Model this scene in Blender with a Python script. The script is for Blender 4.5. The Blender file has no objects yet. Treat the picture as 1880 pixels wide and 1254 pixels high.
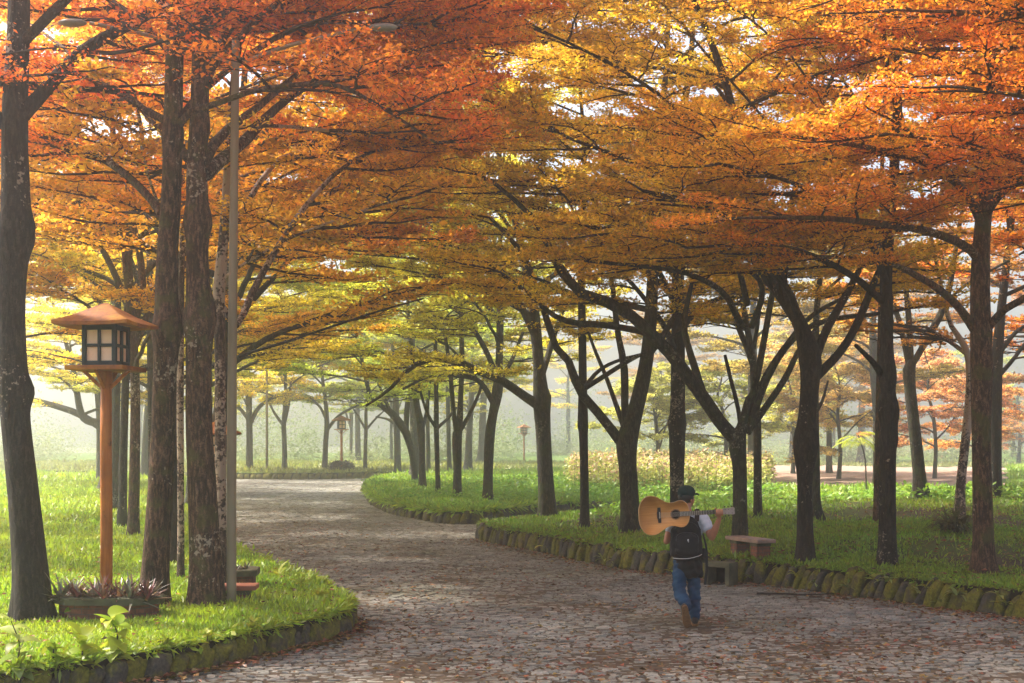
import bpy, bmesh, math
import numpy as np
from mathutils import Vector, Matrix
from mathutils.geometry import delaunay_2d_cdt

scene = bpy.context.scene
COL = scene.collection
F, CXP, HY, HCAM = 2400.0, 940.0, 815.0, 2.19      # focal length in photo pixels, principal column, horizon row, eye height

# ------------------------------------------------------------------ helpers
def tag(o, label=None, cat=None, group=None, kind=None):
    if label: o['label'] = label
    if cat: o['category'] = cat
    if group: o['group'] = group
    if kind: o['kind'] = kind
    return o

def empty(name, loc=(0, 0, 0), rz=0.0):
    o = bpy.data.objects.new(name, None)
    COL.objects.link(o)
    o.location = loc
    o.rotation_euler = (0, 0, rz)
    o.empty_display_size = 0.2
    return o

def link_mesh(name, me, mats=(), parent=None, loc=None):
    o = bpy.data.objects.new(name, me)
    COL.objects.link(o)
    for m in (mats if isinstance(mats, (list, tuple)) else [mats]):
        me.materials.append(m)
    if parent is not None: o.parent = parent
    if loc is not None: o.location = loc
    return o

class MB:
    """collects vertices and polygons (quads or triangles), builds one mesh"""
    def __init__(s):
        s.v = []; s.q = []; s.t = []; s.n = 0; s.qm = []; s.tm = []; s.qa = []; s.ta = []
    def add(s, verts, quads=None, tris=None, mat=0, att=None):
        verts = np.asarray(verts, float).reshape(-1, 3)
        if quads is not None and len(quads):
            quads = np.asarray(quads, int)
            s.q.append(quads + s.n); s.qm.append(np.full(len(quads), mat))
            s.qa.append(np.zeros(len(quads)) if att is None else np.broadcast_to(att, (len(quads),)))
        if tris is not None and len(tris):
            tris = np.asarray(tris, int)
            s.t.append(tris + s.n); s.tm.append(np.full(len(tris), mat))
            s.ta.append(np.zeros(len(tris)) if att is None else np.broadcast_to(att, (len(tris),)))
        s.v.append(verts); s.n += len(verts)
    def bm(s, b, mat=0):
        """take over a bmesh"""
        b.verts.ensure_lookup_table()
        vs = np.array([v.co[:] for v in b.verts]).reshape(-1, 3)
        q = [[v.index for v in f.verts] for f in b.faces if len(f.verts) == 4]
        t = [[v.index for v in f.verts] for f in b.faces if len(f.verts) == 3]
        for f in b.faces:
            if len(f.verts) > 4:
                i = [v.index for v in f.verts]
                t += [[i[0], i[k], i[k + 1]] for k in range(1, len(i) - 1)]
        s.add(vs, q, t, mat); b.free()
    def mesh(s, name, smooth=True, attname=None):
        me = bpy.data.meshes.new(name)
        v = np.concatenate(s.v) if s.v else np.zeros((0, 3))
        q = np.concatenate(s.q) if s.q else np.zeros((0, 4), int)
        t = np.concatenate(s.t) if s.t else np.zeros((0, 3), int)
        me.vertices.add(len(v)); me.vertices.foreach_set('co', v.astype(np.float32).ravel())
        me.loops.add(len(q) * 4 + len(t) * 3)
        me.loops.foreach_set('vertex_index', np.concatenate([q.ravel(), t.ravel()]).astype(np.int32))
        nf = len(q) + len(t)
        me.polygons.add(nf)
        st = np.concatenate([np.arange(len(q)) * 4, len(q) * 4 + np.arange(len(t)) * 3]).astype(np.int32)
        me.polygons.foreach_set('loop_start', st)
        mi = np.concatenate(s.qm + s.tm) if (s.qm or s.tm) else np.zeros(0)
        me.polygons.foreach_set('material_index', mi.astype(np.int32))
        me.polygons.foreach_set('use_smooth', np.full(nf, bool(smooth)))
        if attname:
            a = me.attributes.new(attname, 'FLOAT', 'FACE')
            a.data.foreach_set('value', np.concatenate(s.qa + s.ta).astype(np.float32))
        me.update(calc_edges=True)
        return me
    def build(s, name, mats=(), parent=None, smooth=True, loc=None, attname=None):
        return link_mesh(name, s.mesh(name, smooth, attname), mats, parent, loc)

def box_bm(size, loc=(0, 0, 0), bevel=0.0, rot=None, seg=2):
    b = bmesh.new()
    bmesh.ops.create_cube(b, size=1.0)
    bmesh.ops.scale(b, vec=size, verts=b.verts)
    if bevel > 0:
        bmesh.ops.bevel(b, geom=list(b.edges), offset=bevel, segments=seg, affect='EDGES', profile=0.5)
    if rot is not None: bmesh.ops.rotate(b, cent=(0, 0, 0), matrix=rot, verts=b.verts)
    bmesh.ops.translate(b, vec=loc, verts=b.verts)
    return b

def tubes(P, R, k=6):
    """P (n,m,3) centre lines, R (n,m) radii -> verts, quads"""
    P = np.asarray(P, float); R = np.asarray(R, float)
    n, m, _ = P.shape
    T = np.gradient(P, axis=1)
    T /= np.linalg.norm(T, axis=2, keepdims=True) + 1e-9
    ref = np.array([0.137, 0.973, 0.186]); ref /= np.linalg.norm(ref)
    ref2 = np.array([0.1, 0.1, 0.99])
    refs = np.broadcast_to(ref, T.shape).copy()
    bad = (np.abs(T @ ref).max(axis=1) > 0.9)
    refs[bad] = ref2
    U = np.cross(refs, T); U /= np.linalg.norm(U, axis=2, keepdims=True) + 1e-9
    V = np.cross(T, U)
    a = np.arange(k) * 2 * np.pi / k
    v = P[:, :, None, :] + R[:, :, None, None] * (np.cos(a)[None, None, :, None] * U[:, :, None, :] + np.sin(a)[None, None, :, None] * V[:, :, None, :])
    idx = np.arange(n * m * k).reshape(n, m, k)
    q = np.stack([idx[:, :-1, :], np.roll(idx, -1, 2)[:, :-1, :], np.roll(idx, -1, 2)[:, 1:, :], idx[:, 1:, :]], -1).reshape(-1, 4)
    return v.reshape(-1, 3), q

def tube1(pts, rad, k=10, cap=True):
    v, q = tubes(np.array(pts)[None], np.broadcast_to(np.asarray(rad, float), (1, len(pts))), k)
    t = []
    if cap:
        n = len(v); v = np.vstack([v, pts[0], pts[-1]])
        for i in range(k):
            j = (i + 1) % k
            t.append([n, j, i]); t.append([n + 1, n - k + i, n - k + j])
    return v, q, t

def lathe(profile, k=20, sx=1.0):
    """profile [(r,z)] about z"""
    pr = np.array(profile, float); m = len(pr)
    a = np.arange(k) * 2 * np.pi / k
    v = np.stack([pr[:, 0:1] * np.cos(a), pr[:, 0:1] * np.sin(a), np.repeat(pr[:, 1:2], k, 1)], -1)
    idx = np.arange(m * k).reshape(m, k)
    q = np.stack([idx[:-1], np.roll(idx, -1, 1)[:-1], np.roll(idx, -1, 1)[1:], idx[1:]], -1).reshape(-1, 4)
    return v.reshape(-1, 3), q

def resample(P, m):
    P = np.asarray(P, float)
    # smooth Catmull-Rom through the points, then even arc length
    if len(P) > 2:
        Q = np.vstack([2 * P[0] - P[1], P, 2 * P[-1] - P[-2]])
        out = []
        for i in range(1, len(Q) - 2):
            t = np.linspace(0, 1, 8, endpoint=False)[:, None]
            p0, p1, p2, p3 = Q[i - 1], Q[i], Q[i + 1], Q[i + 2]
            out.append(0.5 * (2 * p1 + (p2 - p0) * t + (2 * p0 - 5 * p1 + 4 * p2 - p3) * t ** 2 + (3 * p1 - p0 - 3 * p2 + p3) * t ** 3))
        out.append(P[-1:]); P = np.vstack(out)
    d = np.r_[0, np.cumsum(np.linalg.norm(np.diff(P[:, :3], axis=0), axis=1))]
    s = np.linspace(0, d[-1], m)
    return np.stack([np.interp(s, d, P[:, c]) for c in range(P.shape[1])], -1)

def W(px, py, Y):
    return np.array([(px - CXP) / F * Y, Y, HCAM + (HY - py) / F * Y])

def vnoise(x, y, s, seed=0):
    """smooth value noise, vectorised, -1..1"""
    x = np.asarray(x, float) / s + 1000; y = np.asarray(y, float) / s + 1000
    xi = np.floor(x).astype(np.int64); yi = np.floor(y).astype(np.int64)
    fx = x - xi; fy = y - yi
    fx = fx * fx * (3 - 2 * fx); fy = fy * fy * (3 - 2 * fy)
    def h(a, b):
        n = (a * 374761393 + b * 668265263 + seed * 1442695041) & 0x7fffffff
        n = ((n ^ (n >> 13)) * 1274126177) & 0x7fffffff
        return ((n ^ (n >> 16)) & 0xffff) / 32767.5 - 1
    return (h(xi, yi) * (1 - fx) + h(xi + 1, yi) * fx) * (1 - fy) + (h(xi, yi + 1) * (1 - fx) + h(xi + 1, yi + 1) * fx) * fy

# ------------------------------------------------------------------ materials
class NT:
    def __init__(s, name):
        s.m = bpy.data.materials.new(name); s.m.use_nodes = True
        s.nt = s.m.node_tree; s.nt.nodes.clear()
        s.out = s.nt.nodes.new('ShaderNodeOutputMaterial')
    def n(s, typ, **kw):
        nd = s.nt.nodes.new('ShaderNode' + typ)
        for k, v in kw.items():
            if k.startswith('_'): setattr(nd, k[1:], v)
            else: nd.inputs[k.replace('__', ' ')].default_value = v
        return nd
    def l(s, a, b): s.nt.links.new(a, b)
    def ramp(s, src, stops):
        r = s.nt.nodes.new('ShaderNodeValToRGB')
        el = r.color_ramp.elements
        while len(el) < len(stops): el.new(0.5)
        for e, (p, c) in zip(el, stops):
            e.position = p; e.color = (*c, 1) if len(c) == 3 else c
        s.l(src, r.inputs[0]); return r
    def coord(s, kind='Object', scale=(1, 1, 1)):
        tc = s.n('TexCoord'); mp = s.n('Mapping'); mp.inputs['Scale'].default_value = scale
        s.l(tc.outputs[kind], mp.inputs[0]); return mp.outputs[0]
    def noise(s, vec, scale, detail=4, rough=0.55):
        nd = s.n('TexNoise'); nd.inputs['Scale'].default_value = scale
        nd.inputs['Detail'].default_value = detail; nd.inputs['Roughness'].default_value = rough
        if vec is not None: s.l(vec, nd.inputs['Vector'])
        return nd.outputs['Fac']
    def mix(s, fac, a, b, mode='MIX'):
        nd = s.nt.nodes.new('ShaderNodeMix'); nd.data_type = 'RGBA'; nd.blend_type = mode
        for sock, val in ((nd.inputs[0], fac), (nd.inputs[6], a), (nd.inputs[7], b)):
            if hasattr(val, 'is_linked'): s.l(val, sock)
            elif isinstance(val, (int, float)): sock.default_value = val
            else: sock.default_value = (*val, 1)
        return nd.outputs[2]
    def bsdf(s, col, rough=0.7, spec=0.3, bump=None, bstr=0.3, bdist=0.02, metal=0.0):
        p = s.n('BsdfPrincipled')
        if hasattr(col, 'is_linked'): s.l(col, p.inputs['Base Color'])
        else: p.inputs['Base Color'].default_value = (*col, 1)
        if hasattr(rough, 'is_linked'): s.l(rough, p.inputs['Roughness'])
        else: p.inputs['Roughness'].default_value = rough
        p.inputs['Specular IOR Level'].default_value = spec
        p.inputs['Metallic'].default_value = metal
        if bump is not None:
            b = s.n('Bump', Strength=bstr, Distance=bdist); s.l(bump, b.inputs['Height']); s.l(b.outputs[0], p.inputs['Normal'])
        return p
    def fin(s, sh):
        s.l(sh.outputs[0], s.out.inputs['Surface']); return s.m

def simple(name, col, rough=0.6, spec=0.3, var=0.12, scale=8.0, bstr=0.15, bdist=0.01, metal=0.0, stretch=(1, 1, 1)):
    t = NT(name); v = t.coord('Object', stretch); nz = t.noise(v, scale, 5)
    c = t.ramp(nz, [(0.25, tuple(x * (1 - 2 * var) for x in col)), (0.75, tuple(min(1, x * (1 + 2 * var)) for x in col))])
    return t.fin(t.bsdf(c.outputs[0], rough, spec, nz, bstr, bdist, metal))

def leaf_mat(name, transl=0.5, gloss=0.05, objcol=True, col=(0.1, 0.2, 0.03), hue=0.05, vlo=0.6, vhi=1.4, rough=0.4):
    t = NT(name)
    a = t.n('Attribute'); a.attribute_name = 'rnd'; a.attribute_type = 'GEOMETRY'
    if objcol:
        oi = t.n('ObjectInfo'); base = oi.outputs['Color']
    else:
        rgb = t.n('RGB'); rgb.outputs[0].default_value = (*col, 1); base = rgb.outputs[0]
    hsv = t.n('HueSaturation'); t.l(base, hsv.inputs['Color'])
    mr = t.n('MapRange'); t.l(a.outputs['Fac'], mr.inputs[0]); mr.inputs[3].default_value = 0.5 - hue; mr.inputs[4].default_value = 0.5 + hue
    t.l(mr.outputs[0], hsv.inputs['Hue'])
    wn = t.n('TexWhiteNoise'); wn.noise_dimensions = '1D'; t.l(a.outputs['Fac'], wn.inputs['W'])
    mv = t.n('MapRange'); t.l(wn.outputs['Value'], mv.inputs[0]); mv.inputs[3].default_value = vlo; mv.inputs[4].default_value = vhi
    t.l(mv.outputs[0], hsv.inputs['Value'])
    d = t.n('BsdfDiffuse'); tr = t.n('BsdfTranslucent'); g = t.n('BsdfGlossy'); g.inputs['Roughness'].default_value = rough
    t.l(hsv.outputs[0], d.inputs[0]); t.l(hsv.outputs[0], tr.inputs[0])
    m1 = t.n('MixShader', Fac=transl); t.l(d.outputs[0], m1.inputs[1]); t.l(tr.outputs[0], m1.inputs[2])
    m2 = t.n('MixShader', Fac=gloss); t.l(m1.outputs[0], m2.inputs[1]); t.l(g.outputs[0], m2.inputs[2])
    return t.fin(m2)

def bark_mat(name, dark, mid, lichen, lich_amt=0.62, moss=None, bscale=1.0):
    t = NT(name)
    oi = t.n('ObjectInfo')
    tc = t.n('TexCoord'); add = t.n('VectorMath'); add.operation = 'ADD'
    t.l(tc.outputs['Object'], add.inputs[0])
    mul = t.n('VectorMath'); mul.operation = 'SCALE'; mul.inputs[0].default_value = (37, 19, 11); t.l(oi.outputs['Random'], mul.inputs['Scale'])
    t.l(mul.outputs[0], add.inputs[1])
    mp = t.n('Mapping'); mp.inputs['Scale'].default_value = (1, 1, 0.28); t.l(add.outputs[0], mp.inputs[0])
    v = mp.outputs[0]; v1 = add.outputs[0]
    n1 = t.noise(v, 7 * bscale, 6, 0.65); n2 = t.noise(v, 30 * bscale, 4, 0.6); n3 = t.noise(v1, 2.2, 3)
    c = t.ramp(n1, [(0.3, dark), (0.7, mid)]).outputs[0]
    c = t.mix(t.ramp(n3, [(0.35, (0, 0, 0)), (0.7, (0.7, 0.7, 0.7))]).outputs[0], c, tuple(x * 0.55 for x in dark))
    # flaky ridges
    c = t.mix(t.ramp(n2, [(0.46, (0, 0, 0)), (0.66, (0.8, 0.8, 0.8))]).outputs[0], c, tuple(min(1, x * 2.3) for x in mid))
    n5 = t.noise(v1, 55 * bscale, 3, 0.7)
    c = t.mix(t.ramp(n5, [(0.36, (0.75, 0.75, 0.75)), (0.52, (0, 0, 0))]).outputs[0], c, tuple(x * 0.35 for x in dark))
    if moss:
        nm = t.noise(v1, 3.5, 5, 0.6)
        c = t.mix(t.ramp(nm, [(0.52, (0, 0, 0)), (0.62, (0.7, 0.7, 0.7))]).outputs[0], c, moss)
    vo = t.n('TexVoronoi', Scale=9.0); vo.inputs['Randomness'].default_value = 1.0; t.l(v1, vo.inputs['Vector'])
    nl = t.noise(v1, 1.1, 3); nf = t.noise(v1, 26, 3)
    m = t.n('Math'); m.operation = 'ADD'; t.l(nl, m.inputs[0])
    m2 = t.n('Math'); m2.operation = 'MULTIPLY'; m2.inputs[1].default_value = 0.62; t.l(nf, m2.inputs[0]); t.l(m2.outputs[0], m.inputs[1])
    m3 = t.n('Math'); m3.operation = 'MULTIPLY_ADD'; m3.inputs[1].default_value = -0.14; nf_shift = 0; t.l(vo.outputs['Distance'], m3.inputs[0]); t.l(m.outputs[0], m3.inputs[2])
    lf = t.ramp(m3.outputs[0], [(lich_amt + 0.2, (0, 0, 0)), (lich_amt + 0.25, (0.85, 0.85, 0.85))])
    c = t.mix(lf.outputs[0], c, lichen)
    # small round spots
    vs = t.n('TexVoronoi', Scale=6.0); t.l(v1, vs.inputs['Vector'])
    sp = t.ramp(vs.outputs['Distance'], [(0.10, (0.8, 0.8, 0.8)), (0.16, (0, 0, 0))])
    gate = t.ramp(nl, [(0.56, (0, 0, 0)), (0.6, (1, 1, 1))]); gm = t.mix(1.0, sp.outputs[0], gate.outputs[0], 'MULTIPLY')
    c = t.mix(gm, c, lichen)
    mh = t.n('Math'); mh.operation = 'MULTIPLY_ADD'; mh.inputs[1].default_value = 0.6; t.l(n2, mh.inputs[0]); t.l(n1, mh.inputs[2])
    return t.fin(t.bsdf(c, 0.85, 0.2, mh.outputs[0], 1.0, 0.06))

M = {}
M['bark_dark'] = bark_mat('bark_dark', (0.009, 0.008, 0.006), (0.026, 0.021, 0.015), (0.30, 0.25, 0.19), 0.71)
M['bark_brown'] = bark_mat('bark_brown', (0.030, 0.018, 0.011), (0.105, 0.060, 0.036), (0.36, 0.29, 0.21), 0.69, (0.075, 0.075, 0.02))
M['bark_patch'] = bark_mat('bark_patch', (0.05, 0.035, 0.028), (0.11, 0.075, 0.055), (0.46, 0.35, 0.26), 0.52)
M['bark_grey'] = bark_mat('bark_grey', (0.016, 0.015, 0.011), (0.045, 0.04, 0.028), (0.22, 0.21, 0.16), 0.7, (0.04, 0.055, 0.018))
M['leaf'] = leaf_mat('leaf', 0.66, 0.03, True, hue=0.028, vlo=0.5, vhi=1.35, rough=0.5)
M['grass'] = leaf_mat('grass_blade', 0.45, 0.045, True, hue=0.035, vlo=0.6, vhi=1.35, rough=0.45)
M['weed'] = leaf_mat('weed_leaf', 0.45, 0.03, True, hue=0.025, vlo=0.75, vhi=1.2, rough=0.45)
M['litter'] = leaf_mat('litter_leaf', 0.2, 0.05, False, col=(0.20, 0.095, 0.036), hue=0.045, vlo=0.25, vhi=1.9, rough=0.45)
M['far_leaf'] = leaf_mat('far_leaf', 0.5, 0.0, True, hue=0.03, vlo=0.9, vhi=1.08)
M['twig'] = simple('twig_bark', (0.035, 0.026, 0.02), 0.85, 0.1, 0.2, 6)
# ------------------------------------------------------------------ the lie of the land
def smooth_closed(pts, nper=6):
    P = np.array(pts, float); n = len(P); out = []
    for i in range(n):
        p0, p1, p2, p3 = P[i - 1], P[i], P[(i + 1) % n], P[(i + 2) % n]
        for t in np.arange(nper) / nper:
            out.append(0.5 * (2 * p1 + (p2 - p0) * t + (2 * p0 - 5 * p1 + 4 * p2 - p3) * t ** 2 + (3 * p1 - p0 - 3 * p2 + p3) * t ** 3))
    return np.array(out)

POLY = {
 'left': [(-9, 9.3), (-6, 10.2), (-4.24, 11.1), (-3.35, 12.2), (-2.98, 12.75), (-2.62, 13.45), (-2.12, 14.5), (-1.93, 15.5), (-2.19, 16.7), (-2.77, 18.4), (-3.7, 20.7), (-4.76, 23.6), (-6.3, 28), (-9, 39), (-14, 60), (-19, 74), (-28, 82), (-60, 90), (-90, 70), (-90, 5), (-30, 6)],
 'right': [(20, 4), (12, 10.5), (8.6, 14.0), (6.47, 16.5), (5.6, 17.7), (4.55, 19.5), (3.2, 21.4), (1.91, 23.1), (0.67, 26.4), (-0.64, 29.6), (-0.55, 31.2), (0.7, 33.8), (3, 36.5), (8, 40), (20, 45), (45, 54), (90, 66), (110, 30), (90, 4)],
 'island': [(20, 49), (8, 44.5), (4, 42.5), (1, 40.2), (-0.3, 37.3), (-1.33, 35.6), (-2.5, 37.5), (-4.4, 43.8), (-6.1, 55), (-6.9, 65), (-7.1, 73), (-6, 79), (-2, 83.5), (6, 88), (30, 95), (90, 104), (90, 71), (45, 59)],
 'verge': [(-70, 99), (-30, 88), (-17, 81.3), (-12, 81.3), (-7.6, 85), (-1, 93), (8, 98), (35, 104), (90, 113), (140, 160), (120, 230), (-120, 230), (-140, 140)],
}
POLY = {k: smooth_closed(v) for k, v in POLY.items()}
LZ = {'left': (0.26, 0.022, 0.75), 'right': (0.33, 0.05, 0.75), 'island': (0.33, 0.02, 0.4), 'verge': (0.38, 0.01, 0.6)}
KEYS = ['left', 'right', 'island', 'verge']

def inside(key, x, y):
    P = POLY[key]; x = np.asarray(x, float); y = np.asarray(y, float)
    r = np.zeros(x.shape, bool); n = len(P)
    for i in range(n):
        x1, y1 = P[i]; x2, y2 = P[(i + 1) % n]
        if y1 == y2: continue
        c = ((y1 > y) != (y2 > y)) & (x < (x2 - x1) * (y - y1) / (y2 - y1) + x1)
        r ^= c
    return r
def edge_dist(key, x, y):
    P = POLY[key]; x = np.asarray(x, float); y = np.asarray(y, float)
    d = np.full(x.shape, 1e9)
    for i in range(len(P)):
        a = P[i]; b = P[(i + 1) % len(P)]; ab = b - a; L = ab @ ab + 1e-12
        t = np.clip(((x - a[0]) * ab[0] + (y - a[1]) * ab[1]) / L, 0, 1)
        d = np.minimum(d, (x - a[0] - t * ab[0]) ** 2 + (y - a[1] - t * ab[1]) ** 2)
    return np.sqrt(d)
def lawn_z(key, x, y):
    b, s, cap = LZ[key]; d = edge_dist(key, x, y)
    z = b + np.minimum(s * d, cap) + 0.04 * np.minimum(d, 2) * vnoise(x, y, 2.7, 3) + 0.02 * np.minimum(d, 1) * vnoise(x, y, 0.8, 5)
    if key == 'right':
        bank = np.clip((d - 2.2) / 3.0, 0, 1) * (0.16 * vnoise(x, y, 5.5, 11) + 0.05 * vnoise(x, y, 1.6, 12))
        z = z + bank
    return z
def ground(x, y):
    x = np.atleast_1d(np.asarray(x, float)); y = np.atleast_1d(np.asarray(y, float))
    z = np.zeros(x.shape)
    for k in KEYS:
        m = inside(k, x, y)
        if m.any(): z[m] = lawn_z(k, x[m], y[m])
    return z
def hit(px, py):
    """world point on the ground seen at photo pixel (px, py)"""
    dx = (px - CXP) / F; dz = (HY - py) / F
    Ys = np.arange(9, 220, 0.06)
    below = HCAM + dz * Ys <= ground(dx * Ys, Ys)
    i = int(np.argmax(below)) if below.any() else len(Ys) - 1
    Y = Ys[i]
    return np.array([dx * Y, Y, float(ground(dx * Y, Y)[0])])

# the wide ground under everything, reaching the horizon
t = NT('earth'); v = t.coord('Object'); nz = t.noise(v, 0.8, 6); nb = t.noise(v, 9, 4)
c = t.ramp(nz, [(0.35, (0.05, 0.06, 0.02)), (0.65, (0.10, 0.075, 0.045))])
M['earth'] = t.fin(t.bsdf(c.outputs[0], 0.9, 0.1, nb, 0.5, 0.05))
mb = MB(); mb.add([(-600, -150, -0.06), (600, -150, -0.06), (600, 900, -0.06), (-600, 900, -0.06)], [[0, 1, 2, 3]])
tag(mb.build('ground', M['earth'], smooth=False), kind='structure')

M['seam_shade_soil'] = simple('seam_shade_soil', (0.018, 0.013, 0.009), 0.95, 0.05, 0.2, 12)  # side-wall soil, with the shade of the kerb seams darkened into its colour
def lawn_material(name, g1, g2, soil, soil_lo, soil_hi):
    t = NT(name); v = t.coord('Object')
    n1 = t.noise(v, 0.55, 5, 0.6); n2 = t.noise(v, 14, 5, 0.65); n3 = t.noise(v, 3.0, 4)
    g = t.ramp(n2, [(0.3, g1), (0.7, g2)]).outputs[0]
    s = t.mix(t.ramp(n2, [(0.4, (0, 0, 0)), (0.62, (1, 1, 1))]).outputs[0], soil, tuple(x * 2.0 for x in soil))
    f = t.ramp(n1, [(soil_lo, (0, 0, 0)), (soil_hi, (1, 1, 1))]).outputs[0]
    c = t.mix(f, g, s)
    return t.fin(t.bsdf(c, 0.9, 0.12, n2, 0.8, 0.05))
M['lawn_left'] = lawn_material('lawn_left', (0.045, 0.075, 0.01), (0.10, 0.14, 0.02), (0.07, 0.05, 0.02), 0.6, 0.8)
M['lawn_right'] = lawn_material('lawn_right', (0.045, 0.075, 0.010), (0.09, 0.13, 0.02), (0.045, 0.033, 0.017), 0.38, 0.6)
M['lawn_far'] = lawn_material('lawn_far', (0.05, 0.09, 0.012), (0.10, 0.16, 0.02), (0.07, 0.05, 0.03), 0.62, 0.8)

def make_lawn(key, mat, label):
    P = POLY[key]
    pts = [tuple(p) for p in P]
    rng = np.random.default_rng(5)
    cand = []
    for (step, y0, y1, x0, x1) in ((0.45, 9, 34, -13, 15), (1.2, 34, 70, -30, 34), (1.2, 9, 34, -40, -13), (1.2, 9, 34, 15, 40), (4, 70, 230, -130, 130)):
        gx, gy = np.meshgrid(np.arange(x0, x1, step), np.arange(y0, y1, step))
        gx = gx.ravel() + rng.uniform(-.25, .25, gx.size) * step; gy = gy.ravel() + rng.uniform(-.25, .25, gy.size) * step
        m = inside(key, gx, gy); gx = gx[m]; gy = gy[m]
        if len(gx):
            m = edge_dist(key, gx, gy) > 0.3 * step; cand.append(np.stack([gx[m], gy[m]], -1))
    cand = np.concatenate(cand)
    allp = [Vector(p) for p in pts] + [Vector(p) for p in cand]
    n = len(pts)
    vo, _, fo, *_ = delaunay_2d_cdt(allp, [(i, (i + 1) % n) for i in range(n)], [], 1, 1e-5)
    vx = np.array([p[:] for p in vo])
    z = lawn_z(key, vx[:, 0], vx[:, 1])
    mb = MB()
    mb.add(np.column_stack([vx, z]), tris=np.array([f[:3] for f in fo if len(f) == 3]))
    zb = lawn_z(key, P[:, 0], P[:, 1])
    v = np.vstack([np.column_stack([P, zb]), np.column_stack([P, np.full(n, -0.05)])])
    q = [[i, (i + 1) % n, n + (i + 1) % n, n + i] for i in range(n)]
    mb.add(v, q, mat=1)
    return tag(mb.build('lawn', [mat, M['seam_shade_soil']]), label=label, kind='structure')
make_lawn('left', M['lawn_left'], 'bright green lawn on the left with the lamp and planter')
make_lawn('right', M['lawn_right'], 'patchy green and brown lawn behind the mossy kerb on the right')
make_lawn('island', M['lawn_far'], 'bright green lawn in the bend of the road, middle distance')
make_lawn('verge', M['lawn_far'], 'far lawn strip beyond the bend of the road')

# ------------------------------------------------------------------ the cobbled road: every stone a low domed block on a dark bed
t = NT('cobble'); v = t.coord('Object')
a = t.n('Attribute'); a.attribute_name = 'rnd'
n1 = t.noise(v, 0.35, 4); n2 = t.noise(v, 45, 4, 0.65); n3 = t.noise(v, 1.6, 5, 0.6)
c = t.ramp(a.outputs['Fac'], [(0, (0.20, 0.19, 0.155)), (0.5, (0.275, 0.262, 0.215)), (1, (0.37, 0.355, 0.30))]).outputs[0]
c = t.mix(t.ramp(n3, [(0.34, (0.6, 0.6, 0.6)), (0.54, (0, 0, 0))]).outputs[0], c, (0.10, 0.082, 0.062))
c = t.mix(t.ramp(n2, [(0.35, (0.5, 0.5, 0.5)), (0.6, (0, 0, 0))]).outputs[0], c, (0.07, 0.058, 0.048))
c = t.mix(t.ramp(n1, [(0.52, (0, 0, 0)), (0.66, (0.45, 0.45, 0.45))]).outputs[0], c, (0.11, 0.105, 0.05))
rr = t.n('MapRange'); t.l(n3, rr.inputs[0]); rr.inputs[3].default_value = 0.45; rr.inputs[4].default_value = 0.8
M['cobble'] = t.fin(t.bsdf(c, rr.outputs[0], 0.35, n2, 0.5, 0.012))
t = NT('road_bed'); v = t.coord('Object'); n2 = t.noise(v, 18, 4)
c = t.ramp(n2, [(0.35, (0.05, 0.036, 0.025)), (0.7, (0.13, 0.095, 0.062))])
M['road_bed'] = t.fin(t.bsdf(c.outputs[0], 0.9, 0.15, n2, 0.4, 0.02))

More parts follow.
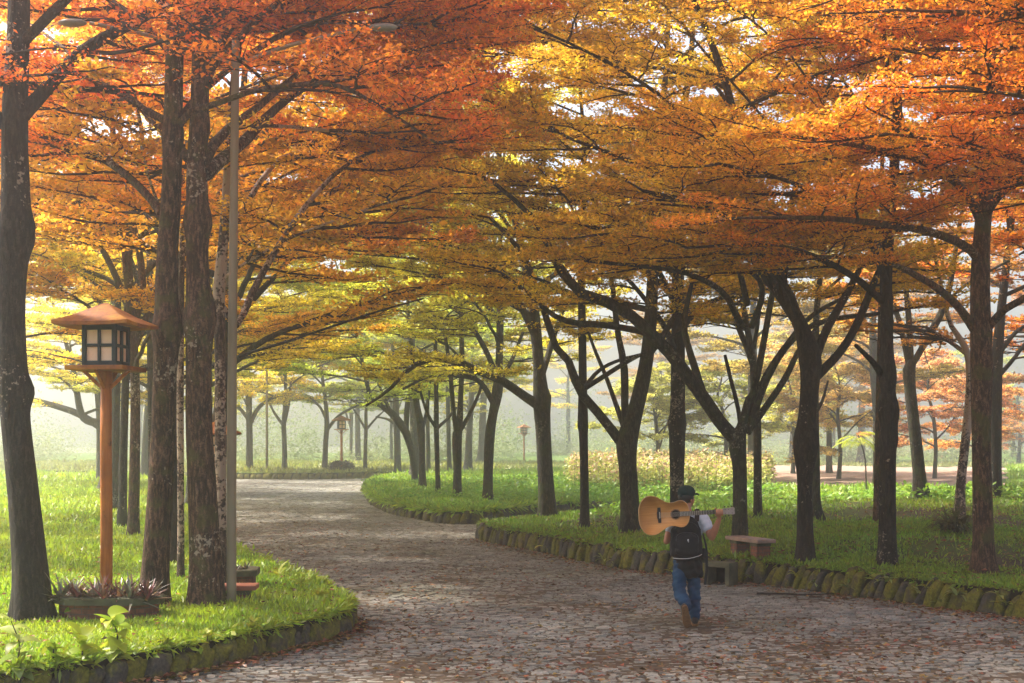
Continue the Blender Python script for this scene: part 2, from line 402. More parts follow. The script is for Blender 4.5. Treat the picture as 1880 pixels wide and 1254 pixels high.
def make_road():
    rng = np.random.default_rng(11)
    xs, ys, ws, ds = [], [], [], []
    y = 8.5
    while y < 96:
        dep = (0.078 if y < 45 else 0.16) * rng.uniform(0.85, 1.2)
        x = max(-0.60 * y - 2, -34); x1 = min(0.50 * y + 3, 14 if y < 34 else 9)
        n = int((x1 - x) / 0.08)
        w = rng.uniform(0.08, 0.20, n) * (1 if y < 45 else 1.5)
        cx = x + np.cumsum(w) - w / 2
        m = cx < x1
        xs.append(cx[m]); ys.append(np.full(m.sum(), y + dep / 2)); ws.append(w[m]); ds.append(np.full(m.sum(), dep))
        y += dep
    x = np.concatenate(xs); y = np.concatenate(ys); w = np.concatenate(ws); d = np.concatenate(ds)
    keep = np.ones(len(x), bool)
    for k in KEYS:
        keep &= ~(inside(k, x, y) & (edge_dist(k, x, y) > 0.2))
    x, y, w, d = x[keep], y[keep], w[keep], d[keep]
    y = y + 0.09 * vnoise(x, y, 1.3, 2) + 0.04 * vnoise(x, y, 0.45, 6) + rng.normal(0, 0.016, len(x)); d = d * rng.uniform(0.72, 1.08, len(x))
    n = len(x)
    h = -0.004 + rng.normal(0, 0.006, n) + 0.012 * vnoise(x, y, 1.1, 9); tx = rng.normal(0, 0.05, n); ty = rng.normal(0, 0.06, n)
    gap = 0.007 + rng.uniform(0, 0.007, n)
    def ring(fx, fy, z):
        out = []
        for sx, sy in ((-1, -1), (1, -1), (1, 1), (-1, 1)):
            jx = rng.uniform(-.014, .014, n); jy = rng.uniform(-.010, .010, n)
            lx = sx * (w / 2 - gap) * fx + jx; ly = sy * (d / 2 - gap * 0.8) * fy + jy
            out.append(np.stack([x + lx, y + ly, h + z + (tx * lx + ty * ly if z > -0.02 else 0)], -1))
        return np.stack(out, 1)
    V = np.concatenate([ring(1, 1, -0.05), ring(0.99, 0.97, -0.010), ring(0.78, 0.66, 0.0)], 1)   # n,12,3
    base = (np.arange(n) * 12)[:, None]
    quads = []
    for lv in (0, 4):
        for i in range(4):
            j = (i + 1) % 4
            quads.append(np.concatenate([base + lv + i, base + lv + j, base + lv + 4 + j, base + lv + 4 + i], 1))
    quads.append(np.concatenate([base + 8, base + 9, base + 10, base + 11], 1))
    rnd = np.clip(rng.normal(0.5, 0.25, n), 0, 1)
    mb = MB()
    for qd in quads: mb.q.append(qd); mb.qm.append(np.zeros(n)); mb.qa.append(rnd)
    mb.v.append(V.reshape(-1, 3)); mb.n = n * 12
    gx = [(-60, 6), (60, 6), (60, 110), (-60, 110)]
    mb.add([(a, b, -0.012) for a, b in gx], [[0, 1, 2, 3]], mat=1)
    o = mb.build('road', [M['cobble'], M['road_bed']], smooth=False, attname='rnd')
    return tag(o, kind='structure')
make_road()

# ------------------------------------------------------------------ kerbs of mossy upright stones
t = NT('kerb_stone'); oi = t.n('ObjectInfo'); tc = t.n('TexCoord'); geo = t.n('NewGeometry')
v = t.coord('Object')
ad = t.n('VectorMath'); ad.operation = 'ADD'; t.l(v, ad.inputs[0])
sc_ = t.n('VectorMath'); sc_.operation = 'SCALE'; sc_.inputs[0].default_value = (13, 7, 29); t.l(oi.outputs['Random'], sc_.inputs['Scale']); t.l(sc_.outputs[0], ad.inputs[1])
n1 = t.noise(ad.outputs[0], 4, 5, 0.6); n2 = t.noise(ad.outputs[0], 30, 4, 0.65); n3 = t.noise(ad.outputs[0], 1.7, 3)
rock = t.ramp(n2, [(0.3, (0.022, 0.02, 0.016)), (0.7, (0.085, 0.075, 0.06))]).outputs[0]
rock = t.mix(t.ramp(oi.outputs['Random'], [(0.3, (0, 0, 0)), (0.9, (0.6, 0.6, 0.6))]).outputs[0], rock, (0.06, 0.038, 0.02))
moss = t.ramp(n2, [(0.3, (0.05, 0.052, 0.004)), (0.7, (0.20, 0.185, 0.012))]).outputs[0]
mm = t.n('Math'); mm.operation = 'MULTIPLY_ADD'; mm.inputs[1].default_value = 0.22; t.l(oi.outputs['Random'], mm.inputs[0]); t.l(n1, mm.inputs[2])
c = t.mix(t.ramp(mm.outputs[0], [(0.53, (0, 0, 0)), (0.68, (0.9, 0.9, 0.9))]).outputs[0], rock, moss)
M['kerb'] = t.fin(t.bsdf(c, 0.85, 0.25, n2, 0.7, 0.02))

def stone_verts(rng, w, d, h, sub=2):
    b = bmesh.new(); bmesh.ops.create_icosphere(b, subdivisions=sub, radius=1.0)
    v = np.array([x.co[:] for x in b.verts]); f = np.array([[q.index for q in p.verts] for p in b.faces]); b.free()
    e = 2.0 / rng.uniform(2.9, 4.6)
    v = np.sign(v) * np.abs(v) ** e
    v *= 1 + 0.10 * np.sin(v @ rng.normal(0, 2.4, 3) + rng.uniform(0, 6))[:, None] + 0.06 * np.sin(v @ rng.normal(0, 5, 3) + rng.uniform(0, 6))[:, None]
    v[:, :] *= np.array([w, d, h]) / 2
    top = (v[:, 2] + h / 2) / h
    v[:, 0] *= 1.08 - 0.34 * top * rng.uniform(0, 1)
    v[:, 1] *= 1.1 - 0.35 * top * rng.uniform(0.2, 1)
    lean = rng.normal(-0.36, 0.16)     # the stones lean along the kerb like books
    v[:, 0] -= v[:, 2] * lean
    return v, f

def kerb_path(key, i0, i1, step):
    """points on a lawn edge between two parameters given as boundary points nearest to world coords"""
    P = POLY[key]
    a = int(np.argmin(np.linalg.norm(P - np.array(i0), axis=1))); b = int(np.argmin(np.linalg.norm(P - np.array(i1), axis=1)))
    idx = np.arange(a, b + 1) if b >= a else np.r_[np.arange(a, len(P)), np.arange(0, b + 1)]
    Q = P[idx]
    d = np.r_[0, np.cumsum(np.linalg.norm(np.diff(Q, axis=0), axis=1))]
    return Q, d
SA = {k: 0.5 * np.sum(POLY[k][:, 0] * np.roll(POLY[k][:, 1], -1) - np.roll(POLY[k][:, 0], -1) * POLY[k][:, 1]) for k in KEYS}

def make_kerb(key, p0, p1, label, step, hgt, seed, near=None, skip=None, group='mossy stone kerbs along the road'):
    rng = np.random.default_rng(seed)
    Q, d = kerb_path(key, p0, p1, step)
    root = None
    if near is not None:
        root = empty('stone_kerb', (Q[0][0], Q[0][1], 0)); tag(root, label, 'kerb', group)
        off = np.array([Q[0][0], Q[0][1], 0])
    else: off = np.zeros(3)
    mb = MB(); s = 0.0; cnt = 0
    sg = 1 if SA[key] > 0 else -1
    while s < d[-1]:
        w = step * rng.uniform(0.7, 1.4)
        px = np.interp(s + w / 2, d, Q[:, 0]); py = np.interp(s + w / 2, d, Q[:, 1])
        tx = np.interp(s + w, d, Q[:, 0]) - np.interp(s, d, Q[:, 0]); ty = np.interp(s + w, d, Q[:, 1]) - np.interp(s, d, Q[:, 1])
        L = math.hypot(tx, ty) + 1e-9; tx /= L; ty /= L
        nx, ny = -ty * sg, tx * sg           # inward
        s += w * 0.93
        if skip and skip(px, py): continue
        h = hgt * rng.uniform(0.86, 1.16); dp = 0.26 * rng.uniform(0.8, 1.2)
        sub = 3 if (near and near(px, py)) else (2 if py < 45 else 1)
        v, f = stone_verts(rng, w * 1.03, dp, h + 0.1, sub)
        if sg < 0: v[:, 0] *= -1; f = f[:, ::-1]
        off_in = 0.05 + rng.uniform(-0.03, 0.03)
        wx = px + nx * off_in + v[:, 0] * tx + v[:, 1] * nx
        wy = py + ny * off_in + v[:, 0] * ty + v[:, 1] * ny
        wz = v[:, 2] + (h - 0.1) / 2
        vv = np.stack([wx, wy, wz], -1)
        if near and near(px, py) and cnt < 96:
            c = np.array([px, py, h / 2]); m2 = MB(); m2.add(vv - c, tris=f)
            m2.build('stone', M['kerb'], root, loc=c - off); cnt += 1
        else: mb.add(vv - off, tris=f)
    if root is not None:
        if mb.n: mb.build('stone_course', M['kerb'], root)
        return root
    o = mb.build('stone_kerb', M['kerb']); return tag(o, label, 'kerb', group)

CULV = hit(1318, 1074)
make_kerb('right', (8.6, 14.0), (8, 40), 'mossy kerb of upright stones edging the right lawn, behind the walker', 0.185, 0.34, 21,
          near=lambda x, y: 15.2 < y < 29.9 and x < 7.6, skip=lambda x, y: math.hypot(x - CULV[0], y - CULV[1]) < 0.24)
make_kerb('left', (-9, 9.3), (-9, 39), 'dark stone kerb edging the left lawn under the big leafy seedlings', 0.2, 0.22, 22,
          near=lambda x, y: 10.5 < y < 15.6)
make_kerb('island', (4, 42.5), (-6, 79), 'overgrown low stone kerb round the middle lawn in the bend', 0.27, 0.34, 23)
make_kerb('verge', (-30, 88), (8, 98), 'hazy pale stone kerb along the far verge beyond the bend', 0.45, 0.40, 24)
# ------------------------------------------------------------------ trees
def rot2(v, a):
    c, s = np.cos(a), np.sin(a)
    return np.stack([v[:, 0] * c - v[:, 1] * s, v[:, 0] * s + v[:, 1] * c, v[:, 2]], -1)

def grow(rng, S, D, L, nseg, wob, flat, arch=0.0):
    """batch of branches: starts S, directions D, lengths L -> (n, nseg+1, 3); flat pulls the heading to the level"""
    n = len(S); P = np.zeros((n, nseg + 1, 3)); P[:, 0] = S
    d = D / (np.linalg.norm(D, axis=1, keepdims=True) + 1e-9)
    for i in range(nseg):
        d = d + rng.normal(0, wob, (n, 3)) * np.array([1, 1, 0.6])
        d[:, 2] = d[:, 2] * (1 - flat) + arch * flat
        d /= np.linalg.norm(d, axis=1, keepdims=True) + 1e-9
        P[:, i + 1] = P[:, i] + d * (L / nseg)[:, None]
    return P

def crown_mesh(rng, L1, R1, k2, k3, nleaf, leaf, l2, zlo, inner, droop=0.0, sparse=0.0):
    """secondary boughs, twigs and leaves on the limbs L1 (n,m,3); returns MB (material 0 leaves, 1 twigs)"""
    mb = MB(); n1, m, _ = L1.shape
    S, D, L, B = [], [], [], []
    c0 = L1[:, 0].mean(0)
    for i in range(n1):
        ts = np.sort(rng.uniform(0.28, 1.0, k2)); ts[-1] = 1.0
        f = ts * (m - 1); a = np.clip(f.astype(int), 0, m - 2); fr = (f - a)[:, None]
        p = L1[i, a] * (1 - fr) + L1[i, a + 1] * fr
        tg = L1[i, a + 1] - L1[i, a]; tg = tg.copy(); tg[:, 2] *= 0.35
        tg /= np.linalg.norm(tg, axis=1, keepdims=True) + 1e-9
        side = np.where(np.arange(k2) % 2 == 0, 1, -1) * rng.uniform(0.5, 1.15, k2); side[-1] = rng.normal(0, .15)
        dd = rot2(tg, side); dd[:, 2] = rng.uniform(-0.16, 0.34, k2) - droop
        ok = (p[:, 2] > zlo)
        S.append(p[ok]); D.append(dd[ok]); L.append((l2 * rng.uniform(0.6, 1.15, k2) * (1.2 - 0.55 * ts))[ok]); B.append(np.full(ok.sum(), rng.uniform()))
    S = np.concatenate(S); D = np.concatenate(D); L = np.concatenate(L); B = np.concatenate(B)
    P2 = grow(rng, S, D, L, 6, 0.17, 0.3, 0.05 - droop)
    n2 = len(S)
    if n2 == 0: return mb
    r2 = np.linspace(1, 0.3, 7)[None] * (0.011 + 0.008 * L)[:, None]
    v, q = tubes(P2, r2, 4); mb.add(v, q, mat=1)
    ts = np.sort(rng.uniform(0.12, 1.0, (n2, k3)), axis=1); ts[:, -1] = 1.0
    f = ts * 6; a = np.clip(f.astype(int), 0, 5); fr = (f - a)[..., None]
    ii = np.arange(n2)[:, None]
    p = (P2[ii, a] * (1 - fr) + P2[ii, a + 1] * fr).reshape(-1, 3)
    tg = (P2[ii, a + 1] - P2[ii, a]).reshape(-1, 3); tg /= np.linalg.norm(tg, axis=1, keepdims=True) + 1e-9
    side = (np.where(np.arange(k3) % 2 == 0, 1, -1)[None] * rng.uniform(0.45, 1.2, (n2, k3)))
    side[:, -1] = rng.normal(0, .2, n2); side = side.ravel()
    dd = rot2(tg, side); dd[:, 2] = rng.normal(0.10 - droop * 1.5, 0.13, len(dd))
    L3 = np.repeat(L, k3) * rng.uniform(0.22, 0.5, n2 * k3) * (1.15 - 0.5 * ts.ravel())
    B3 = np.repeat(B, k3) * 0.28 + rng.uniform(0, 0.25, n2 * k3)
    P3 = grow(rng, p, dd, L3, 4, 0.2, 0.2, 0.05 - droop)
    v, q = tubes(P3, np.broadcast_to(np.array([0.008, 0.007, 0.006, 0.0045, 0.003]), (len(p), 5)) * max(1.0, leaf / 0.085), 3); mb.add(v, q, mat=1)
    # leaves in flat sprays on the twigs, none close to the trunk
    keep = np.hypot(P3[:, 2, 0] - c0[0], P3[:, 2, 1] - c0[1]) > inner
    keep &= rng.uniform(size=len(P3)) > sparse
    Pk = P3[keep]; Bk = B3[keep]; Lk = L3[keep]; nk = len(Pk)
    if nk == 0: return mb
    t = rng.uniform(0.05, 1.08, (nk, nleaf)); f = np.minimum(t, 1) * 4; a = np.clip(f.astype(int), 0, 3); fr = (f - a)[..., None]
    ii = np.arange(nk)[:, None]
    pos = (Pk[ii, a] * (1 - fr) + Pk[ii, a + 1] * fr).reshape(-1, 3)
    N = len(pos); sp = np.repeat(0.05 + 0.16 * Lk, nleaf)
    pos = pos + np.stack([rng.normal(0, 1, N) * sp, rng.normal(0, 1, N) * sp, rng.normal(0.02, 0.028, N)], -1)
    yaw = rng.uniform(0, 2 * np.pi, N); pitch = rng.normal(0.25, 0.45, N); roll = rng.normal(0, 0.55, N)
    ax = np.stack([np.cos(yaw) * np.cos(pitch), np.sin(yaw) * np.cos(pitch), np.sin(pitch)], -1)
    sd = np.stack([-np.sin(yaw), np.cos(yaw), np.zeros(N)], -1)
    up = np.cross(ax, sd); sd = sd * np.cos(roll)[:, None] + up * np.sin(roll)[:, None]
    ln = 0.66 * leaf * rng.uniform(0.6, 1.35, N)[:, None] * np.repeat(rng.uniform(0.7, 1.35, nk), nleaf)[:, None]
    wd = ln * rng.uniform(0.24, 0.34, N)[:, None]
    V = np.stack([pos, pos + ax * ln * 0.55 + sd * wd, pos + ax * ln, pos + ax * ln * 0.55 - sd * wd], 1)
    rnd = np.clip(np.repeat(Bk, nleaf) + rng.uniform(0, 0.47, N), 0, 1)
    mb.add(V.reshape(-1, 3), np.arange(N * 4).reshape(N, 4), mat=0, att=rnd)
    return mb

def trunk_mesh(mb, P, R, k, knots=(), rng=None, flare=0.5):
    """P (m,3) R (m,) trunk tube with bumps"""
    m = len(P)
    v, q = tubes(P[None], R[None], k)
    v = v.reshape(m, k, 3)
    h = P[:, 2] - P[0, 2]
    out = v - P[:, None, :]
    a = np.arctan2(out[..., 1], out[..., 0])
    ph = rng.uniform(0, 6, 4)
    fac = 1 + 0.035 * np.sin(2 * a + ph[0] + h[:, None] * 0.6) + 0.03 * np.sin(3 * a + ph[1] - h[:, None] * 1.3)
    fac += flare * np.exp(-h / 0.26)[:, None] * (0.55 + 0.45 * np.sin(5 * a + ph[2]))
    for (kz, ang, amp, sz) in knots:
        da = np.angle(np.exp(1j * (a - ang)))
        fac += 1.3 * amp * np.exp(-((h[:, None] - kz) / sz) ** 2) * np.exp(-(da / 0.85) ** 2)
        fac -= 0.6 * amp * np.exp(-((h[:, None] - kz) / (sz * 0.35)) ** 2) * np.exp(-(da / 0.3) ** 2)
    v = P[:, None, :] + out * fac[..., None]
    mb.add(v.reshape(-1, 3), q)

TREES = {}
def tree(label, trunk, limbs=(), col=(0.3, 0.2, 0.03), bark='bark_dark', top=9.0, n1=9, rad=4.6, fork=None, toward=None,
         k2=9, k3=7, nleaf=40, leaf=0.085, l2=1.7, zlo=4.4, inner=1.2, knots=(), sides=14, seed=1, name='tree', group='trees lining the road',
         droop=0.0, sparse=0.0, baseY=None, lean=(0, 0), zbase=None, limb_r=None, base_xyz=None, maxl1=None, elev=(0.25, 0.85)):
    """trunk: [(px,py,width px)...] from the foot up; limbs: (dY, [(px,py,width px)...]); the rest of the crown grows by itself"""
    rng = np.random.default_rng(seed)
    if base_xyz is None:
        b = hit(trunk[0][0], trunk[0][1]) if baseY is None else W(trunk[0][0], trunk[0][1], baseY)
        if zbase is not None: b[2] = zbase
    else: b = np.array(base_xyz, float)
    Y = b[1]; pm = F / Y                              # pixels per metre at this depth
    if base_xyz is None:
        pts = [np.r_[W(x, y, Y), w / pm / 2] for x, y, w in trunk]
        pts[0][2] = b[2] - 0.05
    else:
        pts = [np.array([b[0] + dx, b[1] + dy, b[2] + dz, r]) for dx, dy, dz, r in trunk]
    last = pts[-1]
    rest = top - last[2]
    r0 = last[3]
    if rest > 0.3:
        dxy = np.clip((pts[-1][:2] - pts[-2][:2]) / max(0.3, (pts[-1][2] - pts[-2][2])), -0.25, 0.25)
        for fr in (0.35, 0.7, 1.0):
            pts.append(np.r_[last[:2] + dxy * rest * fr + rng.normal(0, 0.12, 2), last[2] + rest * fr, max(0.03, r0 * (1 - 0.8 * fr))])
    TP = resample(np.array(pts), 130 if sides >= 16 else 60)
    P = TP[:, :3]; R = np.maximum(TP[:, 3], 0.02)
    root = empty(name, (b[0], b[1], b[2]))
    tag(root, label, 'tree', group)
    o = np.array([b[0], b[1], b[2]])
    wood = MB(); trunk_mesh(wood, P - o, R, sides, [(z - b[2] if z > 50 else z, a, am, s) for z, a, am, s in knots], rng)
    L1, R1 = [], []
    for dY, pl in limbs:
        n = len(pl)
        q = np.array([np.r_[W(x, y, Y + dY * (i / max(1, n - 1)) ** 1.2), w / pm / 2] for i, (x, y, w) in enumerate(pl)])
        q = resample(q, 14); L1.append(q[:, :3]); R1.append(q[:, 3])
    # self-grown limbs
    zf = fork if fork is not None else max(3.0, b[2] + 2.6)
    az0 = rng.uniform(0, 2 * np.pi)
    for i in range(n1):
        fr = (i + rng.uniform(0, .8)) / max(1, n1)
        z = zf + (top - 0.4 - zf) * fr ** 0.8
        j = int(np.argmin(np.abs(P[:, 2] - z)))
        az = az0 + i * 2.399 + rng.normal(0, 0.25)
        if toward is not None and i % 2 == 0: az = math.atan2(toward[1], toward[0]) + rng.normal(0, 0.6)
        el = rng.uniform(*elev)
        d = np.array([[math.cos(az) * math.cos(el), math.sin(az) * math.cos(el), math.sin(el)]])
        Lr = rad * rng.uniform(0.75, 1.15) * (1 - 0.35 * fr)
        g = grow(rng, P[j][None], d, np.array([Lr]), 13, 0.075, 0.13, 0.06)[0]
        L1.append(g); R1.append(np.linspace(min(0.075, R[j] * 0.55), 0.014, 14))
    L1 = np.array(L1); R1 = np.array(R1)
    R1 = np.maximum(R1, 0.012)
    v, q = tubes(L1 - o, R1, 8 if sides > 10 else 5); wood.add(v, q)
    wood.build('trunk', M[bark], root)
    cm = crown_mesh(rng, L1 - o, R1, k2 + 2, k3, int(nleaf * 2.5), leaf, l2, zlo - b[2], inner, droop, sparse)
    if cm.n:
        c = cm.build('crown', [M['leaf'], M['twig']], root, smooth=False, attname='rnd')
        c.color = (*col, 1)
    TREES[label] = root
    return root

def copy_tree(root, loc, rz, label, group, sc=1.0, col=None):
    r = root.copy(); COL.objects.link(r); r.location = loc; r.rotation_euler = (0, 0, rz); r.scale = (sc, sc, sc)
    r['label'] = label; r['group'] = group
    for ch in root.children:
        c = ch.copy(); COL.objects.link(c); c.parent = r
        if col is not None and c.name.startswith('crown'): c.color = (*col, 1)
    return r

RED = (0.84, 0.21, 0.025); REDOR = (0.87, 0.30, 0.028); ORANGE = (0.88, 0.42, 0.032); AMBER = (0.88, 0.52, 0.04)
GOLD = (0.84, 0.66, 0.045); OLIVE = (0.66, 0.60, 0.04); YGREEN = (0.52, 0.58, 0.05); BROWN = (0.70, 0.36, 0.05)

exec_trees = True
# ---- left row
tree('thick dark tree trunk at the left edge of the photo, in front of the lamp', [(60, 1137, 70.2), (55, 1050, 63.6), (42, 900, 56.8), (30, 780, 53.5), (24, 690, 55.2), (22, 560, 48.4), (28, 400, 51.9), (26, 250, 45.1), (28, 170, 43.5), (34, 60, 38.5), (38, -80, 36.8)],
     [(0.8, [(40, 210, 34), (75, 175, 27), (105, 140, 26), (150, 95, 25), (205, 62, 23), (262, 32, 20), (330, -25, 16), (430, -110, 10)]),
      (-1.0, [(10, 230, 26), (-60, 160, 22), (-160, 60, 16), (-300, -40, 8)])],
     RED, 'bark_dark', 9.3, 7, 5.2, 6.3, (1, 0.1), knots=[(2.55, 0, 0.4, 0.14), (4.3, 0.2, 0.40, 0.2), (4.3, -1.6, 0.25, 0.2), (1.7, -1.4, .12, .15), (5.5, -0.8, 0.25, 0.15)], sides=24, seed=3, zlo=5.6, nleaf=22, inner=1.0)
tree('brown trunk with mossy foot right behind the spiky planter', [(281, 1112, 52.4), (284, 1050, 48.9), (290, 960, 47.2), (297, 850, 43.7), (302, 720, 41.0), (307, 610, 43.7), (306, 500, 38.5), (314, 350, 35.0), (318, 200, 33.2), (322, 60, 31.5), (324, -60, 29.7)],
     [(1.5, [(325, 232, 20), (345, 200, 17), (375, 165, 14), (430, 120, 12), (520, 62, 11), (600, 40, 9), (760, 45, 7), (900, 30, 4)]),
      (-1.2, [(325, 232, 16), (350, 205, 13), (400, 190, 11), (470, 166, 10), (600, 154, 8), (680, 185, 6), (800, 262, 4)]),
      (1.5, [(306, 222, 15), (270, 205, 13), (220, 172, 12), (150, 138, 10), (60, 110, 7), (-60, 70, 4)]),
      (2.5, [(296, 392, 17), (265, 352, 16), (210, 305, 15), (140, 268, 12), (50, 240, 8), (-80, 190, 4)]),
      (1.0, [(318, 100, 17), (270, 50, 15), (215, 10, 13), (150, -40, 9), (80, -80, 5)]),
      (2.0, [(332, 80, 16), (370, 30, 14), (430, -30, 10), (560, -90, 5)])],
     REDOR, 'bark_brown', 9.3, 6, 5.0, 6.4, (1, 0.3), knots=[(3.25, -1.57, 0.30, 0.16), (3.3, -0.3, 0.36, 0.18), (3.22, 3.0, 0.25, 0.16), (5.5, 0.4, 0.2, 0.1), (5.5, 3, 0.2, 0.1)], sides=24, seed=4, zlo=5.3, nleaf=36)
tree('reddish brown trunk blotched with pale lichen beside the tall metal pole', [(378, 1113, 60.8), (377, 1030, 57.6), (372, 900, 52.8), (366, 780, 49.6), (365, 680, 48.0), (366, 590, 51.2), (362, 480, 41.6), (362, 410, 43.2), (361, 300, 36.8), (366, 210, 33.6), (370, 60, 30.4), (374, -60, 27.2)],
     [(2.0, [(372, 300, 26), (395, 262, 20), (425, 232, 18), (470, 200, 15), (560, 130, 11), (700, 92, 7), (860, 90, 4)]),
      (3.0, [(378, 320, 28), (410, 290, 24), (450, 258, 22), (500, 205, 18), (580, 150, 12), (700, 120, 7), (820, 150, 4)]),
      (2.0, [(378, 150, 20), (400, 90, 17), (440, 30, 12), (520, -60, 6)]),
      (3.0, [(345, 290, 20), (300, 240, 18), (250, 190, 16), (170, 130, 12), (80, 60, 6)])],
     REDOR, 'bark_brown', 9.6, 6, 5.2, 6.2, (1, 0.2), knots=[(3.3, -1.2, 0.28, 0.16), (3.35, 2.9, 0.3, 0.14), (3.45, 0.2, 0.28, 0.16), (4.5, 0, 0.3, 0.13), (4.5, 3, 0.25, 0.13), (5.6, 0.2, 0.2, .12)], sides=24, seed=5, zlo=5.3, nleaf=36)
tree('slim trunk with flaking pale bark, behind the tall metal pole', [(405, 1086, 22), (405, 950, 21), (405, 800, 21), (404, 640, 20), (402, 540, 22), (410, 440, 18), (418, 320, 16), (425, 200, 14), (440, 80, 12)],
     [(2.0, [(404, 560, 16), (440, 600, 12), (452, 560, 14), (500, 470, 13), (560, 380, 11), (640, 300, 8), (760, 250, 5)]),
      (3.0, [(408, 450, 14), (440, 400, 12), (480, 330, 11), (540, 280, 9), (660, 300, 6), (760, 330, 4)])],
     ORANGE, 'bark_patch', 9.0, 6, 4.6, 5.6, (1, 0.4), sides=14, seed=6, zlo=5.4, leaf=0.085)
# left row receding behind
LB = [
 ('dark slim trunk close behind the brown trunk and the planter', [(318, 1037, 15), (319, 900, 14), (322, 700, 14), (322, 500, 13), (318, 350, 11)], ORANGE, 'bark_dark', 7, [(2, [(322, 480, 10), (370, 400, 8), (430, 330, 7), (540, 280, 5), (680, 300, 3)]), (1, [(320, 470, 10), (280, 410, 8), (220, 330, 7), (130, 250, 4)])]),
 ('thin speckled trunk seen between the two big brown trunks', [(332, 1062, 13), (332, 900, 12), (331, 700, 13), (333, 500, 11), (336, 350, 10)], AMBER, 'bark_patch', 8, [(3, [(334, 470, 9), (380, 380, 8), (450, 320, 7), (560, 300, 5), (700, 340, 3)])]),
 ('brown trunk directly behind the orange lamp post, nearer of the close pair', [(244, 986, 22), (247, 850, 20), (248, 700, 18), (240, 560, 18), (228, 430, 16), (215, 300, 12)], AMBER, 'bark_brown', 9, [(2, [(245, 600, 16), (262, 520, 15), (240, 400, 12), (170, 280, 9), (90, 180, 5)]), (3, [(246, 640, 14), (300, 520, 12), (380, 420, 11), (480, 360, 9), (620, 340, 6), (760, 380, 4)])]),
 ('grey trunk just left of the brown trunk behind the lamp post', [(224, 968, 17), (226, 850, 16), (230, 720, 15), (235, 560, 15), (240, 400, 12)], AMBER, 'bark_grey', 10, [(2, [(234, 560, 14), (200, 480, 12), (150, 400, 10), (70, 330, 6)]), (4, [(236, 540, 13), (300, 470, 11), (400, 440, 10), (520, 420, 8), (680, 440, 5)])]),
 ('far grey trunk half hidden by the orange lamp post', [(209, 938, 16), (211, 850, 14), (214, 740, 14), (216, 600, 13), (216, 470, 11)], GOLD, 'bark_grey', 11, [(3, [(215, 600, 12), (170, 540, 10), (110, 500, 8), (40, 500, 5)])]),
 ('leaning dark tree left of the lamp post with one long low bough', [(205, 890, 20), (196, 820, 18), (182, 780, 17), (150, 762, 13)], GOLD, 'bark_grey', 12, [(2, [(182, 782, 15), (140, 758, 13), (90, 742, 11), (40, 728, 8), (-40, 700, 5)]), (2, [(188, 800, 14), (190, 740, 12), (170, 690, 10), (120, 650, 8), (60, 640, 5)])]),
]
for i, (lab, tr, col, bk, sd, lm) in enumerate(LB):
    tree(lab, tr, lm, col, bk, 12.0 if i < 5 else 9.5, 12, 4.8, None, (1, 0.2), nleaf=26, leaf=0.11 if i < 2 else 0.13, k3=6, sides=10, seed=20 + sd, zlo=4.6 if i < 5 else 3.6, l2=1.8)
# far left verge trees round the bend
FV = [
 ('grey tree on the far verge, leftmost of those seen past the pole', [(458, 864, 14), (458, 800, 12), (457, 750, 12), (456, 700, 12)], [(1, [(458, 772, 8), (440, 750, 7), (420, 740, 6)]), (1, [(461, 775, 8), (475, 748, 8), (500, 730, 6), (530, 715, 4)])]),
 ('grey tree with a widely branching crown on the far verge', [(523, 864, 10), (522, 810, 9), (521, 780, 9), (524, 730, 7)], [(1, [(521, 782, 6), (505, 760, 5), (492, 735, 4)]), (1, [(522, 780, 6), (530, 740, 6), (534, 700, 4)])]),
 ('pale tree on the far verge just left of the distant lamp', [(596, 864, 11), (598, 810, 10), (600, 780, 10), (598, 740, 8)], [(1, [(601, 788, 7), (620, 765, 6), (640, 752, 5), (680, 735, 3)]), (1, [(599, 770, 6), (588, 748, 5), (570, 730, 4)])]),
 ('thin pale tree on the far verge just right of the distant lamp', [(670, 863, 8), (671, 820, 7), (672, 788, 7), (672, 750, 6)], [(1, [(672, 790, 5), (658, 765, 4), (645, 745, 3)]), (1, [(673, 788, 5), (690, 768, 4), (704, 755, 3)])]),
 ('thick grey trunk on the far verge right of the thin pale tree', [(730, 866, 13), (729, 800, 12), (727, 760, 12), (726, 700, 11)], [(1, [(728, 780, 7), (712, 770, 5), (690, 765, 3)])]),
]
for i, (lab, tr, lm) in enumerate(FV):
    tree(lab, tr, lm, (GOLD, GOLD, YGREEN, GOLD, YGREEN)[i], 'bark_grey', 10.5, 12, 5.6, 4.4, nleaf=16, leaf=0.24, k2=8, k3=5, sides=8, seed=60 + i, zlo=4.6, l2=2.1, group='trees on the far verge')
# ---- right row, near lawn
tree('tall dark tree with a big fork, at the back corner of the right lawn', [(1006, 951, 33), (1003, 900, 29), (998, 800, 27), (994, 740, 30), (988, 660, 20), (980, 580, 22), (968, 500, 18), (950, 420, 14)],
     [(-3.0, [(990, 745, 20), (958, 724, 17), (927, 702, 16), (905, 692, 15), (868, 677, 13), (818, 655, 11), (755, 674, 9), (714, 716, 6), (672, 745, 4)]),
      (-2.5, [(984, 620, 14), (955, 560, 13), (920, 510, 12), (870, 460, 10), (800, 420, 8), (700, 380, 5)]),
      (1.0, [(992, 700, 12), (1010, 640, 11), (1030, 580, 9), (1060, 520, 6)])],
     (0.66, 0.56, 0.04), 'bark_grey', 13, 14, 6.0, 4.6, (-1, -0.2), knots=[(3.0, 0, 0.3, 0.15)], sides=14, seed=31, leaf=0.115, nleaf=30, zlo=3.2)
